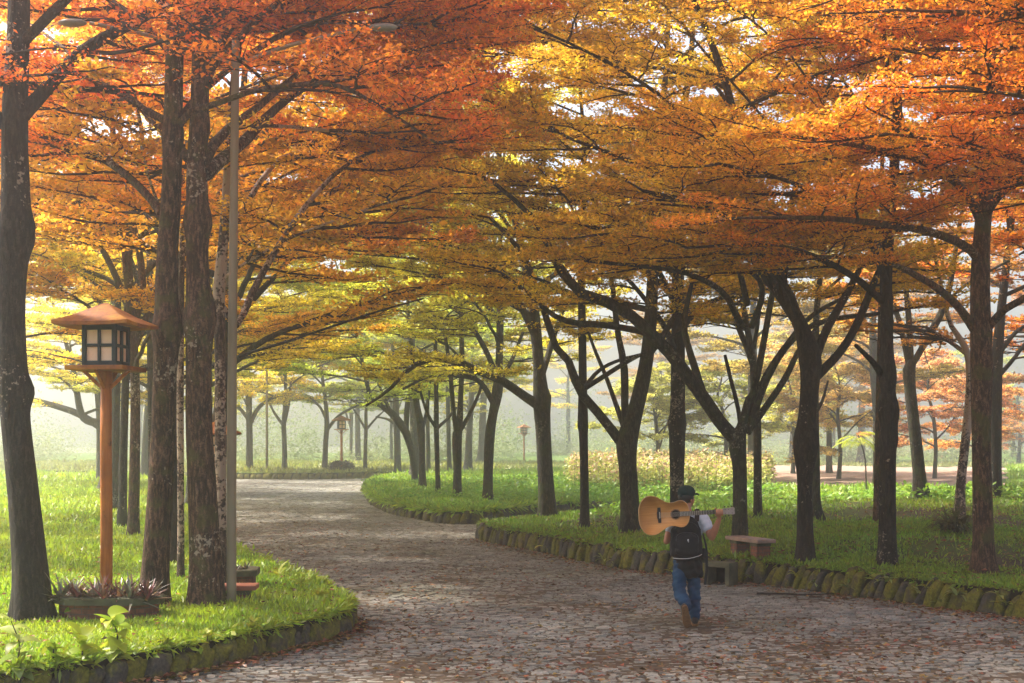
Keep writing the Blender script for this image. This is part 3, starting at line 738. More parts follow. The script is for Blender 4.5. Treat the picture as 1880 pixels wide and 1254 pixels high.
tree('slim straight trunk with a knot, right of the forked corner tree', [(1074, 969, 17), (1073, 900, 16), (1071, 800, 16), (1070, 790, 20), (1070, 700, 15), (1069, 600, 14), (1067, 480, 12)],
     [(-2.0, [(1070, 715, 9), (1100, 680, 7), (1140, 660, 6), (1190, 645, 4), (1260, 600, 3)]), (-2.0, [(1069, 560, 9), (1040, 500, 8), (990, 450, 6), (900, 410, 4)])],
     (0.76, 0.56, 0.04), 'bark_dark', 12.5, 13, 5.0, 4.8, (-1, -0.3), knots=[(2.0, 1.5, .25, .1)], sides=12, seed=32, leaf=0.11, nleaf=30)
tree('thick trunk splitting low into three limbs, left of the guitar', [(1158, 977, 42), (1156, 930, 36), (1152, 860, 34), (1151, 810, 40), (1165, 760, 30), (1180, 700, 27), (1190, 640, 24), (1196, 560, 22), (1200, 470, 18)],
     [(-1.5, [(1140, 812, 20), (1108, 770, 17), (1078, 735, 17), (1062, 715, 17), (1045, 665, 14), (1022, 640, 13), (1005, 590, 12), (985, 530, 11), (955, 460, 9), (900, 400, 6)]),
      (0.6, [(1150, 800, 16), (1147, 740, 14), (1146, 675, 14), (1134, 610, 11), (1128, 560, 10), (1120, 500, 8), (1090, 420, 5)]),
      (1.2, [(1148, 790, 12), (1130, 740, 9), (1112, 690, 8), (1095, 650, 7), (1080, 610, 5)]),
      (0.5, [(1188, 655, 13), (1215, 620, 12), (1245, 570, 10), (1290, 500, 7)]),
      (-1.0, [(1066, 718, 10), (1110, 690, 9), (1150, 665, 8), (1180, 650, 5)])],
     GOLD, 'bark_grey', 13, 14, 6.2, 4.8, (-1, -0.4), sides=16, seed=33, leaf=0.105, nleaf=32)
tree('straight dark trunk standing directly behind the walker', [(1243, 962, 26), (1243, 880, 26), (1243, 800, 30), (1244, 720, 26), (1245, 620, 24), (1245, 520, 22)],
     [(-1.5, [(1243, 660, 12), (1225, 610, 11), (1200, 570, 9), (1150, 510, 7), (1080, 450, 4)]), (-1.5, [(1248, 610, 13), (1280, 570, 11), (1340, 540, 9), (1410, 515, 7), (1500, 490, 4)]), (0, [(1245, 450, 12), (1232, 310, 10), (1190, 220, 8), (1120, 170, 6), (1030, 150, 4)]), (-1, [(1240, 560, 12), (1210, 500, 10), (1160, 430, 8), (1080, 360, 5)])],
     (0.84, 0.58, 0.042), 'bark_dark', 13, 14, 6.2, 4.6, (-1, -0.4), knots=[(2.15, 2.6, 0.25, 0.12), (2.15, 0.4, 0.2, 0.12)], sides=14, seed=34, leaf=0.1, nleaf=32)
tree('tree behind the brick bench with a long bough arching leftward over the walker', [(1359, 1006, 28), (1359, 940, 26), (1358, 860, 26), (1354, 815, 32), (1362, 780, 18), (1376, 730, 15), (1390, 690, 13)],
     [(-1.5, [(1352, 812, 24), (1322, 775, 24), (1290, 728, 24), (1262, 690, 24), (1232, 650, 23), (1195, 612, 21), (1160, 580, 20), (1118, 556, 20), (1066, 538, 18), (1034, 505, 15), (1012, 462, 13), (980, 400, 10), (900, 330, 6)]),
      (-0.6, [(1195, 612, 14), (1150, 603, 12), (1100, 596, 12), (1050, 592, 11), (1010, 575, 9), (960, 530, 6), (890, 480, 4)]),
      (0.8, [(1350, 800, 18), (1318, 765, 17), (1292, 725, 15), (1274, 670, 14), (1262, 630, 12), (1256, 590, 11), (1270, 520, 8)]),
      (0.6, [(1372, 785, 13), (1402, 698, 12), (1447, 630, 11), (1490, 580, 9), (1560, 540, 6)]),
      (-0.5, [(1374, 790, 13), (1412, 688, 12), (1462, 616, 11), (1523, 587, 10), (1613, 576, 7), (1700, 560, 4)]),
      (0.9, [(1372, 795, 13), (1437, 702, 12), (1466, 645, 10), (1500, 600, 6)]),
      (-3.5, [(1362, 600, 13), (1330, 540, 11), (1270, 505, 9), (1190, 490, 7), (1080, 480, 4)]),
      (-2.5, [(1372, 560, 12), (1350, 480, 10), (1290, 430, 8), (1200, 410, 6), (1090, 420, 4)]),
      (-3.0, [(1380, 600, 12), (1400, 540, 10), (1380, 500, 8), (1300, 470, 6), (1210, 480, 4)]),
      (-1.0, [(1385, 480, 13), (1350, 340, 11), (1290, 250, 9), (1210, 190, 7), (1110, 160, 4)]),
      (1.0, [(1385, 440, 12), (1370, 300, 10), (1330, 180, 8), (1260, 110, 6), (1150, 70, 4)]),
      (0.2, [(1361, 795, 9), (1355, 750, 8), (1340, 690, 7), (1331, 652, 6)])],
     (0.84, 0.56, 0.04), 'bark_grey', 12.5, 13, 6.2, 5.0, (-1, -0.4), sides=16, seed=35, leaf=0.095, nleaf=34, knots=[(2.0, -1.5, 0.25, 0.15)], maxl1=None)
tree('pale grey tree with three thin upright limbs, seen right of the brick bench tree', [(1391, 948, 15), (1391, 880, 15), (1390, 780, 15), (1384, 690, 15), (1381, 655, 13)],
     [(0.5, [(1382, 670, 11), (1372, 640, 11), (1352, 590, 10), (1342, 540, 9), (1335, 500, 8), (1320, 440, 5)]), (0, [(1383, 650, 8), (1372, 600, 8), (1366, 560, 7), (1364, 500, 6)]), (0.5, [(1384, 640, 8), (1392, 590, 7), (1399, 520, 6), (1410, 470, 4)])],
     AMBER, 'bark_grey', 9.0, 6, 4.0, 5.4, (-1, 0), sides=12, seed=36, leaf=0.12, nleaf=28, k3=6)
tree('dark V-forked tree with a swollen knot low on its trunk, right of the brick bench', [(1479, 1033, 33), (1478, 960, 29), (1478, 880, 28), (1480, 815, 46), (1482, 765, 32), (1487, 700, 34), (1486, 655, 40), (1470, 600, 26), (1448, 560, 26), (1425, 525, 24), (1400, 480, 20)],
     [(1.0, [(1494, 690, 18), (1500, 650, 17), (1520, 600, 16), (1543, 560, 15), (1565, 520, 13), (1590, 470, 9)]),
      (0.2, [(1500, 690, 18), (1535, 655, 16), (1560, 620, 15), (1580, 580, 15), (1600, 530, 13), (1625, 470, 9)]),
      (-1.5, [(1475, 610, 14), (1440, 520, 12), (1360, 470, 10), (1240, 440, 7), (1120, 430, 4)]),
      (-1.5, [(1448, 560, 13), (1440, 500, 11), (1470, 440, 9), (1520, 400, 6)]),
      (-2.5, [(1425, 530, 12), (1380, 440, 10), (1300, 380, 8), (1180, 350, 5)])],
     (0.84, 0.56, 0.042), 'bark_dark', 12.5, 13, 6.0, 4.8, (-1, -0.5), sides=18, seed=37, leaf=0.09, nleaf=36)
tree('straight dark trunk with a broken stub bough and a knotted waist', [(1629, 1041, 33), (1629, 960, 30), (1630, 860, 29), (1632, 790, 30), (1634, 755, 36), (1631, 720, 27), (1630, 690, 34), (1628, 640, 25), (1628, 560, 24), (1628, 480, 22)],
     [(-0.6, [(1620, 690, 14), (1605, 668, 11), (1590, 652, 9), (1571, 634, 7)]),
      (-1.5, [(1626, 560, 13), (1570, 510, 12), (1490, 470, 10), (1380, 450, 7), (1260, 455, 4)]),
      (-2.5, [(1630, 530, 14), (1600, 450, 12), (1540, 380, 10), (1440, 330, 7), (1320, 300, 4)])],
     AMBER, 'bark_dark', 12.5, 11, 5.4, 5.0, (-1, -0.5), sides=18, seed=38, leaf=0.085, nleaf=38, knots=[(2.35, 3.1, 0.25, .12), (1.95, 0, .2, .12)])
tree('thick dark trunk with spreading roots at the right, nearest of the right row', [(1808, 1050, 44), (1806, 1000, 37), (1804, 900, 34), (1802, 800, 33), (1802, 690, 38), (1800, 600, 36), (1799, 520, 34), (1803, 430, 30), (1812, 340, 26), (1820, 200, 22)],
     [(-1.0, [(1792, 610, 18), (1765, 570, 15), (1735, 540, 14), (1690, 510, 12), (1620, 480, 8), (1500, 470, 5)]),
      (-1.0, [(1812, 605, 16), (1840, 572, 14), (1880, 548, 13), (1960, 500, 10)]),
      (-2.5, [(1800, 480, 18), (1770, 450, 16), (1700, 424, 14), (1610, 410, 11), (1500, 400, 8), (1360, 400, 4)]),
      (-2.8, [(1806, 420, 17), (1770, 350, 15), (1700, 300, 12), (1590, 270, 9), (1450, 250, 5)]),
      (-1.5, [(1806, 400, 15), (1850, 340, 13), (1920, 270, 9)])],
     (0.88, 0.42, 0.032), 'bark_brown', 12.5, 10, 5.4, 5.6, (-1, -0.5), sides=20, seed=39, leaf=0.08, nleaf=42, knots=[(2.95, -1.57, 0.25, .12), (3.4, -1.3, .25, .1)], zlo=4.6)
# right lawn, second row
RB = [
 ('grey forked tree with a flared foot, standing behind the stub bough trunk', [(1690, 917, 34), (1688, 880, 24), (1680, 800, 22), (1671, 715, 22), (1670, 672, 24), (1682, 658, 13), (1712, 605, 14), (1730, 570, 13), (1745, 520, 10)], [(0.5, [(1668, 668, 11), (1655, 605, 10), (1642, 562, 9), (1620, 500, 6)]), (0.5, [(1672, 660, 12), (1668, 580, 11), (1660, 500, 8)])], BROWN, 'bark_grey', 41),
 ('curved slim trunk with a grassy mound at its foot', [(1762, 958, 21), (1764, 890, 18), (1771, 820, 17), (1779, 740, 16), (1780, 690, 13), (1775, 645, 12), (1755, 610, 10), (1738, 570, 8)], [(0.3, [(1779, 700, 8), (1776, 660, 7), (1774, 640, 5)]), (0.6, [(1775, 650, 9), (1740, 625, 7), (1700, 600, 5)])], BROWN, 'bark_patch', 42),
 ('dark grey trunk half behind the thick rooted trunk', [(1826, 915, 24), (1829, 850, 20), (1830, 720, 20), (1832, 640, 20), (1838, 570, 16), (1846, 500, 14)], [(0.5, [(1834, 690, 9), (1860, 660, 8), (1890, 620, 6)]), (0.5, [(1834, 650, 9), (1865, 610, 8), (1900, 590, 5)])], REDOR, 'bark_dark', 43),
 ('grey trunk with a wide flared foot just behind the swollen knot tree', [(1503, 955, 26), (1499, 925, 15), (1498, 850, 14), (1496, 740, 14), (1498, 640, 13), (1500, 560, 11)], [(1, [(1497, 760, 7), (1510, 735, 6), (1520, 700, 4)])], AMBER, 'bark_grey', 44),
 ('brown trunk peeping out left of the stub bough trunk', [(1609, 960, 13), (1610, 880, 12), (1613, 760, 12), (1616, 640, 11), (1618, 540, 10)], [], ORANGE, 'bark_brown', 45),
 ('small grey tree at the edge of the bare field, above the fern leaves', [(1522, 869, 12), (1522, 800, 10), (1520, 752, 9), (1518, 720, 8)], [(0.5, [(1521, 745, 5), (1540, 730, 5), (1570, 728, 4), (1595, 745, 3)]), (0.5, [(1519, 735, 6), (1505, 700, 5), (1490, 670, 3)])], (0.66, 0.42, 0.1), 'bark_grey', 46),
 ('leaning hazy tree at the right edge, behind the rooted trunk', [(1862, 838, 11), (1856, 790, 10), (1858, 755, 10), (1866, 735, 8), (1875, 710, 7)], [(0.5, [(1860, 745, 6), (1840, 720, 5), (1820, 690, 3)])], BROWN, 'bark_grey', 47),
]
for i, (lab, tr, lm, col, bk, sd) in enumerate(RB):
    far = i >= 5
    tree(lab, tr, lm, col, bk, 11.5 if not far else 7.5, 7, 4.2, 4.6 if not far else 4.0, None, nleaf=22, leaf=0.13 if not far else 0.18, k3=6, k2=8, sides=12 if not far else 8, seed=sd, zlo=4.2 if not far else 3.4, l2=1.8, group='trees on the right lawn, second row')
# island row in the bend
IR = [
 ('mossy trunk with a knot at the near end of the middle lawn', [(895, 923, 20), (896, 870, 18), (899, 800, 19), (905, 760, 17), (913, 720, 20), (916, 680, 14), (918, 600, 13)], [(-2, [(908, 745, 12), (880, 700, 10), (840, 690, 9), (790, 690, 7), (740, 715, 4)]), (-1, [(914, 700, 11), (890, 640, 10), (850, 580, 8), (790, 540, 5)]), (1, [(918, 700, 9), (940, 660, 8), (960, 610, 6)])], OLIVE, 51),
 ('knotted mossy trunk, second on the middle lawn from its near end', [(839, 918, 16), (840, 860, 15), (839, 805, 19), (843, 780, 14), (846, 720, 10), (848, 640, 10)], [(-1, [(838, 800, 9), (832, 750, 9), (826, 680, 8), (815, 600, 6)]), (0.5, [(845, 790, 9), (862, 760, 8), (880, 720, 6), (890, 680, 4)])], OLIVE, 52),
 ('slim dark trunk on the middle lawn between the knotted and the crooked ones', [(805, 912, 10), (803, 860, 9), (801, 785, 10), (801, 740, 9), (800, 680, 8)], [(-1, [(800, 785, 7), (785, 760, 6), (772, 720, 5), (760, 670, 3)]), (0.5, [(803, 785, 7), (820, 770, 6), (838, 748, 4)])], OLIVE, 53),
 ('crooked mossy trunk on the middle lawn beside the leaning one', [(776, 901, 15), (775, 850, 13), (773, 785, 15), (766, 740, 9), (762, 680, 9)], [(-1, [(770, 785, 8), (763, 740, 7), (755, 690, 5)]), (0.5, [(776, 785, 8), (784, 750, 6), (790, 700, 4)])], YGREEN, 54),
 ('dark trunk on the middle lawn leaning out over the road', [(763, 888, 12), (758, 840, 13), (750, 808, 14), (742, 788, 16), (722, 762, 14), (700, 744, 11), (680, 728, 8)], [(0.5, [(745, 792, 11), (748, 740, 10), (756, 690, 7)]), (-1, [(720, 762, 8), (705, 730, 6), (690, 690, 4)])], YGREEN, 55),
 ('grey trunk at the back of the middle lawn, left of the knotted pair', [(786, 872, 9), (786, 820, 8), (785, 770, 8), (784, 700, 7)], [], OLIVE, 56),
 ('grey trunk at the back of the middle lawn, left of the broad foot', [(825, 870, 9), (824, 820, 8), (823, 770, 8), (822, 700, 8)], [], YGREEN, 57),
 ('grey trunk with a broad foot at the back of the middle lawn', [(858, 868, 18), (860, 840, 14), (862, 780, 12), (866, 720, 11)], [], YGREEN, 58),
]
for i, (lab, tr, lm, col, sd) in enumerate(IR):
    tree(lab, tr, lm, col, 'bark_grey', 12, 12, 5.2, 4.4, (-1, -0.2) if i < 5 else None, nleaf=20, leaf=0.15 if i < 4 else 0.19, k3=6, k2=8, sides=10, seed=sd, zlo=3.9, l2=2.0, group='trees on the middle lawn')
# trees beside the camera whose boughs reach into the top of the picture
tree('tree outside the right edge whose red boughs fill the upper right', None or [(0, 0, -0.05, 0.26), (0.1, 0.1, 1.5, 0.21), (0, 0.2, 3.0, 0.19), (-0.1, 0.1, 5.0, 0.16)], [], (0.88, 0.33, 0.028), 'bark_brown', 9.0, 15, 5.6, 4.4, (-1, 0.15),
     base_xyz=(8.9, 15.6, 0.55), seed=71, leaf=0.075, nleaf=34, zlo=4.2, k2=10, elev=(0.05, 0.55))
tree('tree outside the top right whose amber boughs hang over the road', [(0, 0, -0.05, 0.24), (0.1, 0.1, 1.5, 0.2), (0, 0.0, 3.0, 0.18), (-0.1, 0.1, 5.0, 0.15)], [], (0.88, 0.42, 0.032), 'bark_brown', 9.4, 13, 6.2, 5.2, (-1, 0.25),
     base_xyz=(8.2, 10.8, 0.4), seed=72, leaf=0.075, nleaf=32, zlo=5.0, k2=10, elev=(0.15, 0.5))
tree('tree outside the left edge whose red boughs cross the upper left', [(0, 0, -0.05, 0.24), (0.1, 0.1, 1.5, 0.2), (0, 0.0, 3.0, 0.18), (-0.1, 0.1, 5.0, 0.15)], [], RED, 'bark_dark', 9.4, 12, 5.8, 5.4, (1, 0.3),
     base_xyz=(-7.4, 11.2, 0.4), seed=73, leaf=0.075, nleaf=14, zlo=5.2, k2=9, elev=(0.2, 0.55))

# crowns over the left side of the road, middle distance
ML = [((-5.9, 25.5), 'amber tree hidden behind the lichen trunk, its crown spread over the road', AMBER, 79), ((-9.8, 40.0), 'golden olive tree leaning over the road, nearest of the three beyond the metal pole', GOLD, 74), ((-12.6, 47.0), 'olive tree over the road, middle one of the three beyond the metal pole', (0.68, 0.58, 0.04), 75), ((-16.0, 59.0), 'yellow-green tree over the road, farthest of the three beyond the metal pole', (0.62, 0.6, 0.05), 76)]
for (x, y), lab, col, sd_ in ML:
    tree(lab, [(0, 0, -.05, .22), (.1, 0, 1.5, .18), (0.3, -.1, 3, .16), (0.4, 0, 5, .13)], [], col, 'bark_grey', 11.5, 18, 5.6, 3.2, (1, -0.3), base_xyz=(x, y, float(ground(x, y)[0])), seed=sd_, leaf=0.15, nleaf=18, k3=7, zlo=3.4, l2=2.1, sides=10, elev=(0.1, 0.75))

# ------------------------------------------------------------------ grass, low plants, litter
def leaf_quads(mb, pos, yaw, pitch, roll, ln, wd, rnd, mat=0, mid=0.5):
    N = len(pos)
    ax = np.stack([np.cos(yaw) * np.cos(pitch), np.sin(yaw) * np.cos(pitch), np.sin(pitch)], -1)
    sd = np.stack([-np.sin(yaw), np.cos(yaw), np.zeros(N)], -1)
    up = np.cross(ax, sd); sd = sd * np.cos(roll)[:, None] + up * np.sin(roll)[:, None]
    ln = ln[:, None]; wd = wd[:, None]
    V = np.stack([pos, pos + ax * ln * mid + sd * wd, pos + ax * ln, pos + ax * ln * mid - sd * wd], 1)
    mb.add(V.reshape(-1, 3), np.arange(N * 4).reshape(N, 4), mat=mat, att=rnd)

def scatter(rng, key, y0, y1, dens, x0=None, x1=None, marg=1.5, dmin=0.03):
    """random points of a lawn within the field of view (and some way outside it)"""
    xa = max(-90, -0.42 * y1 - marg) if x0 is None else x0
    xb = min(90, 0.42 * y1 + marg) if x1 is None else x1
    n = int((xb - xa) * (y1 - y0) * dens)
    x = rng.uniform(xa, xb, n); y = rng.uniform(y0, y1, n)
    m = (np.abs(x) < 0.42 * y + marg) & inside(key, x, y)
    x, y = x[m], y[m]
    if dmin > 0:
        m = edge_dist(key, x, y) > dmin; x, y = x[m], y[m]
    return x, y

def in_field(x, y): return (y > 52) & (x / y > 0.162) & (x / y < 0.38)
def fast_lawn_z(key, x, y):
    out = np.empty(len(x))
    for s in range(0, len(x), 100000): out[s:s + 100000] = lawn_z(key, x[s:s + 100000], y[s:s + 100000])
    return out

def grass(key, bands, col, label, seed, patch=None, hgt=1.0, fringe=()):
    rng = np.random.default_rng(seed); mb = MB()
    for y0, y1, dens, ln in bands:
        x, y = scatter(rng, key, y0, y1, dens)
        if key == 'island':
            m = ~in_field(x, y); x, y = x[m], y[m]
        if patch is not None:
            m = rng.uniform(size=len(x)) < patch(x, y); x, y = x[m], y[m]
        n = len(x); z = fast_lawn_z(key, x, y)
        big = 0.75 + 0.5 * (vnoise(x, y, 0.5, 7) * 0.5 + 0.5) + 0.25 * vnoise(x, y, 2.5, 8)
        L = ln * rng.uniform(0.5, 1.35, n) * big * hgt
        rnd = np.clip(0.5 + 0.22 * vnoise(x, y, 0.9, 4) + 0.18 * vnoise(x, y, 3.0, 14) + rng.normal(0, 0.15, n), 0, 1)
        leaf_quads(mb, np.stack([x, y, z - 0.004], -1), rng.uniform(0, 6.283, n), np.clip(rng.normal(0.75, 0.4, n), 0.05, 1.5), rng.normal(0, 0.6, n), L, L * rng.uniform(0.09, 0.17, n), rnd, mid=0.45)
    P = POLY[key]; sg = 1 if SA[key] > 0 else -1
    for y0, y1, per_m, ln in fringe:          # blades hanging over the kerb
        for i in range(len(P)):
            a, b = P[i], P[(i + 1) % len(P)]; Ls = np.linalg.norm(b - a); my = (a[1] + b[1]) / 2
            if not (y0 < my < y1) or abs((a[0] + b[0]) / 2) > 0.5 * my + 2: continue
            n = int(Ls * per_m); f = rng.uniform(size=n)[:, None]; p = a * (1 - f) + b * f
            n_out = np.array([(b - a)[1], -(b - a)[0]]) / (Ls + 1e-9) * sg
            keep = rng.uniform(size=n) < np.clip(0.55 + 0.9 * vnoise(p[:, 0], p[:, 1], 0.7, 51), 0.05, 1); p = p[keep]; n = len(p)
            if n == 0: continue
            p = p - n_out * np.abs(rng.normal(0, 0.08, n))[:, None] + n_out * 0.03
            yaw = math.atan2(n_out[1], n_out[0]) + rng.normal(0, 0.9, n); L = ln * rng.uniform(.5, 1.5, n)
            leaf_quads(mb, np.column_stack([p, np.full(n, LZ[key][0] + 0.02) + rng.normal(0, .025, n)]), yaw, rng.normal(0.05, 0.5, n), rng.normal(0, .5, n), L, L * rng.uniform(.09, .17, n), np.clip(rng.normal(.5, .2, n), 0, 1), mid=.45)
    o = mb.build('grass', M['grass'], smooth=False, attname='rnd'); o.color = (*col, 1)
    return tag(o, label, kind='stuff')

grass('left', [(9, 15.2, 2900, 0.078), (15.2, 20, 1500, 0.09), (20, 30, 560, 0.115), (30, 60, 150, 0.17), (60, 92, 40, 0.28)], (0.31, 0.42, 0.02), 'bright yellow-green short grass of the left lawn', 1, fringe=[(9, 26, 420, .10), (26, 60, 80, .2)])
def patch_right(x, y):
    d = edge_dist('right', x, y)
    p = 0.55 + 0.85 * vnoise(x, y, 2.3, 31) + 0.4 * vnoise(x, y, 0.7, 32) + np.clip(1.1 - 0.5 * d, 0, 0.8)
    return np.clip(p, 0.04, 1)
grass('right', [(12, 19, 1900, 0.07), (19, 26, 1100, 0.085), (26, 36, 480, 0.12), (36, 60, 160, 0.17)], (0.21, 0.33, 0.018), 'patchy short grass of the right lawn', 2, patch_right, fringe=[(13, 32, 170, .09)])
grass('island', [(34, 48, 330, 0.16), (48, 75, 110, 0.24), (75, 100, 30, 0.34)], (0.27, 0.40, 0.025), 'fresh green grass of the middle lawn', 3, fringe=[(34, 80, 120, .24)])
grass('verge', [(80, 110, 50, 0.3)], (0.24, 0.26, 0.04), 'pale grass on the far verge', 4)

def ground_cover(specs, col, label, seed):
    rng = np.random.default_rng(seed); mb = MB()
    for key, n, fx, fy, r, h, lf, per in specs:
        x = rng.uniform(*fx, n); y = rng.uniform(*fy, n)
        m = inside(key, x, y)
        m[m] &= (edge_dist(key, x[m], y[m]) > 0.15) & (vnoise(x[m], y[m], 3.0, 21) + 0.6 * vnoise(x[m], y[m], 1.1, 22) > -0.35)
        x, y = x[m], y[m]; z = lawn_z(key, x, y)
        hh = h * (0.7 + 0.6 * rng.uniform(size=len(x)))
        X = np.repeat(x, per); Yv = np.repeat(y, per); Z = np.repeat(z, per); H = np.repeat(hh, per); N = len(X)
        pos = np.stack([X + rng.normal(0, r, N), Yv + rng.normal(0, r, N), Z + H * rng.uniform(0.2, 1, N)], -1)
        L = lf * rng.uniform(0.6, 1.3, N)
        leaf_quads(mb, pos, rng.uniform(0, 6.283, N), rng.normal(0.1, 0.45, N), rng.normal(0, 0.5, N), L, L * 0.3, np.clip(np.repeat(rng.uniform(0, 0.6, len(x)), per) + rng.uniform(0, .4, N), 0, 1))
    o = mb.build('ground_cover', M['weed'], smooth=False, attname='rnd'); o.color = (*col, 1)
    return tag(o, label, kind='stuff')
ground_cover([('island', 900, (-7, 7), (36, 60), 0.22, 0.28, 0.13, 26), ('island', 420, (0, 9.5), (43, 52), 0.3, 0.4, 0.16, 26), ('right', 500, (2.5, 14), (31, 42), 0.25, 0.3, 0.14, 26), ('right', 130, (8, 24), (28, 44), 0.25, 0.25, 0.14, 22)],
             (0.19, 0.33, 0.028), 'bright green low leafy plants covering the ground behind the right trees', 5)

def flower_field():
    rng = np.random.default_rng(6); mb = MB()
    n = 1500; y = rng.uniform(47, 66, n); x = rng.uniform(0.2, 1, n) * (0.188 * y) + 0.008 * y
    x = x[:]; z = lawn_z('island', x, y)
    h = rng.uniform(0.5, 1.2, n) + 0.2 * vnoise(x, y, 2.0, 61)
    P = np.stack([np.stack([x, y, z], -1), np.stack([x + rng.normal(0, .08, n), y, z + h], -1)], 1)
    v, q = tubes(P, np.broadcast_to(np.array([.012, .008]), (n, 2)), 3); mb.add(v, q, mat=1)
    per = 34; N = n * per; f = rng.uniform(0.15, 1, N)
    pos = np.repeat(P[:, 0], per, 0) * (1 - f[:, None]) + np.repeat(P[:, 1], per, 0) * f[:, None] + rng.normal(0, 0.14, (N, 3)) * np.array([1, 1, .5])
    L = rng.uniform(0.1, 0.2, N)
    leaf_quads(mb, pos, rng.uniform(0, 6.3, N), rng.normal(0, .5, N), rng.normal(0, .6, N), L, L * 0.3, np.clip(0.7 - 0.5 * f + rng.normal(0, .15, N), 0, 1))
    per = 4; N = n * per
    pos = np.repeat(P[:, 1], per, 0) + rng.normal(0, .12, (N, 3)) * np.array([1, 1, .6])
    L = rng.uniform(0.1, 0.17, N)
    leaf_quads(mb, pos, rng.uniform(0, 6.3, N), rng.normal(0, .6, N), rng.normal(0, .8, N), L, L * 0.4, rng.uniform(0, 1, N), mat=2)
    pk = leaf_mat('pink_flower', 0.4, 0.03, False, col=(0.55, 0.38, 0.20), hue=0.03, vlo=0.7, vhi=1.3)
    o = mb.build('flower_field', [M['grass'], M['twig'], pk], smooth=False, attname='rnd'); o.color = (0.38, 0.43, 0.08, 1)
    tag(o, 'field of tall pinkish flowering plants behind the slim knotted trunk', kind='stuff')
flower_field()

# bare sunlit field beyond the right lawn
t = NT('bare_soil'); v = t.coord('Object'); n1 = t.noise(v, 0.5, 5); n2 = t.noise(v, 5, 5, 0.7)
c = t.ramp(n2, [(0.3, (0.20, 0.12, 0.085)), (0.7, (0.40, 0.28, 0.21))]).outputs[0]
M['bare_soil'] = t.fin(t.bsdf(c, 0.9, 0.1, n2, 0.6, 0.06))
def bare_field():
    mb = MB(); nx, ny = 30, 30; V = []
    for j in range(ny):
        y = 52 + 48 * j / (ny - 1)
        for i in range(nx): V.append((y * (0.165 + 0.21 * i / (nx - 1)) + 0.6 * math.sin(j * 1.7 + i), y + 0.8 * math.sin(i * 1.3), 0))
    V = np.array(V); V[:, 2] = lawn_z('island', V[:, 0], V[:, 1]) + 0.03
    q = [[j * nx + i, j * nx + i + 1, (j + 1) * nx + i + 1, (j + 1) * nx + i] for j in range(ny - 1) for i in range(nx - 1)]
    mb.add(V, q); tag(mb.build('field', M['bare_soil']), label='bare pinkish soil field beyond the right lawn', kind='structure')
bare_field()

def litter():
    rng = np.random.default_rng(8); mb = MB()
    def put(x, y, z, ln):
        n = len(x)
        yaw = rng.uniform(0, 6.283, n); L = ln * rng.uniform(0.5, 1.3, n); Wd = L * rng.uniform(0.22, 0.36, n)
        ca, sa = np.cos(yaw), np.sin(yaw); curl = L * rng.uniform(0.03, 0.38, n); e = L * rng.normal(0, 0.10, n)
        def p(u, w_, h): return np.stack([x + ca * u - sa * w_, y + sa * u + ca * w_, z + h], -1)
        z0 = np.zeros(n)
        V = np.stack([p(-L / 2, z0, e * 0 + 0.004), p(z0, Wd, curl + 0.004), p(L / 2, z0, 0.008 + np.abs(e)), p(z0, -Wd, curl * rng.uniform(0.2, 1, n) + 0.004), p(z0, z0, z0 + 0.005)], 1)
        b = (np.arange(n) * 5)[:, None]
        t4 = np.concatenate([np.concatenate([b + 0, b + 4, b + 1], 1), np.concatenate([b + 4, b + 2, b + 1], 1), np.concatenate([b + 0, b + 3, b + 4], 1), np.concatenate([b + 4, b + 3, b + 2], 1)])
        mb.add(V.reshape(-1, 3), tris=t4, att=np.tile(rng.uniform(0, 1, n), 4))
    n = 26000; y = 10.5 + 26 * rng.uniform(size=n) ** 1.6; x = rng.uniform(-0.42, 0.45, n) * y
    onroad = ground(x, y) < 0.01
    keep = onroad & (rng.uniform(size=n) < np.clip(0.28 + 0.12 * x / (0.2 * y) + 0.5 * vnoise(x, y, 1.6, 41) + 0.3 * vnoise(x, y, 5, 42), 0.05, 1))
    put(x[keep], y[keep], np.full(keep.sum(), 0.006), 0.068)
    # drifts against the left kerb
    P = POLY['left']; m = (P[:, 1] > 11) & (P[:, 1] < 22); Q = P[m]
    i = rng.integers(0, len(Q) - 1, 1500); f = rng.uniform(size=1500)[:, None]
    p = Q[i] * (1 - f) + Q[i + 1] * f; a = np.abs(rng.normal(0, 0.14, 1500)) + 0.03
    px, py = p[:, 0] + a * 0.8, p[:, 1] - a * 0.55
    ok = ground(px, py) < 0.01; put(px[ok], py[ok], np.full(ok.sum(), 0.012) + rng.uniform(0, .02, ok.sum()), 0.08)
    P = POLY['right']; m = (P[:, 1] > 14) & (P[:, 1] < 30); Q = P[m]
    i = rng.integers(0, len(Q) - 1, 1600); f = rng.uniform(size=1600)[:, None]
    p = Q[i] * (1 - f) + Q[i + 1] * f; a = np.abs(rng.normal(0, 0.35, 1600)) + 0.1
    px, py = p[:, 0] - a * 0.8, p[:, 1] - a * 0.5
    ok = ground(px, py) < 0.01; put(px[ok], py[ok], np.full(ok.sum(), 0.008), 0.065)
    # some on the lawns
    for key, cnt, y0, y1 in (('left', 900, 11, 22), ('right', 3000, 15, 36), ('island', 900, 36, 55)):
        y = rng.uniform(y0, y1, cnt * 2); x = rng.uniform(-0.4, 0.42, cnt * 2) * y; m = inside(key, x, y); x, y = x[m], y[m]
        put(x, y, lawn_z(key, x, y) + 0.055, 0.075)
    return tag(mb.build('leaf_litter', M['litter'], smooth=False, attname='rnd'), 'brown and orange fallen leaves scattered over the road', kind='stuff')
litter()

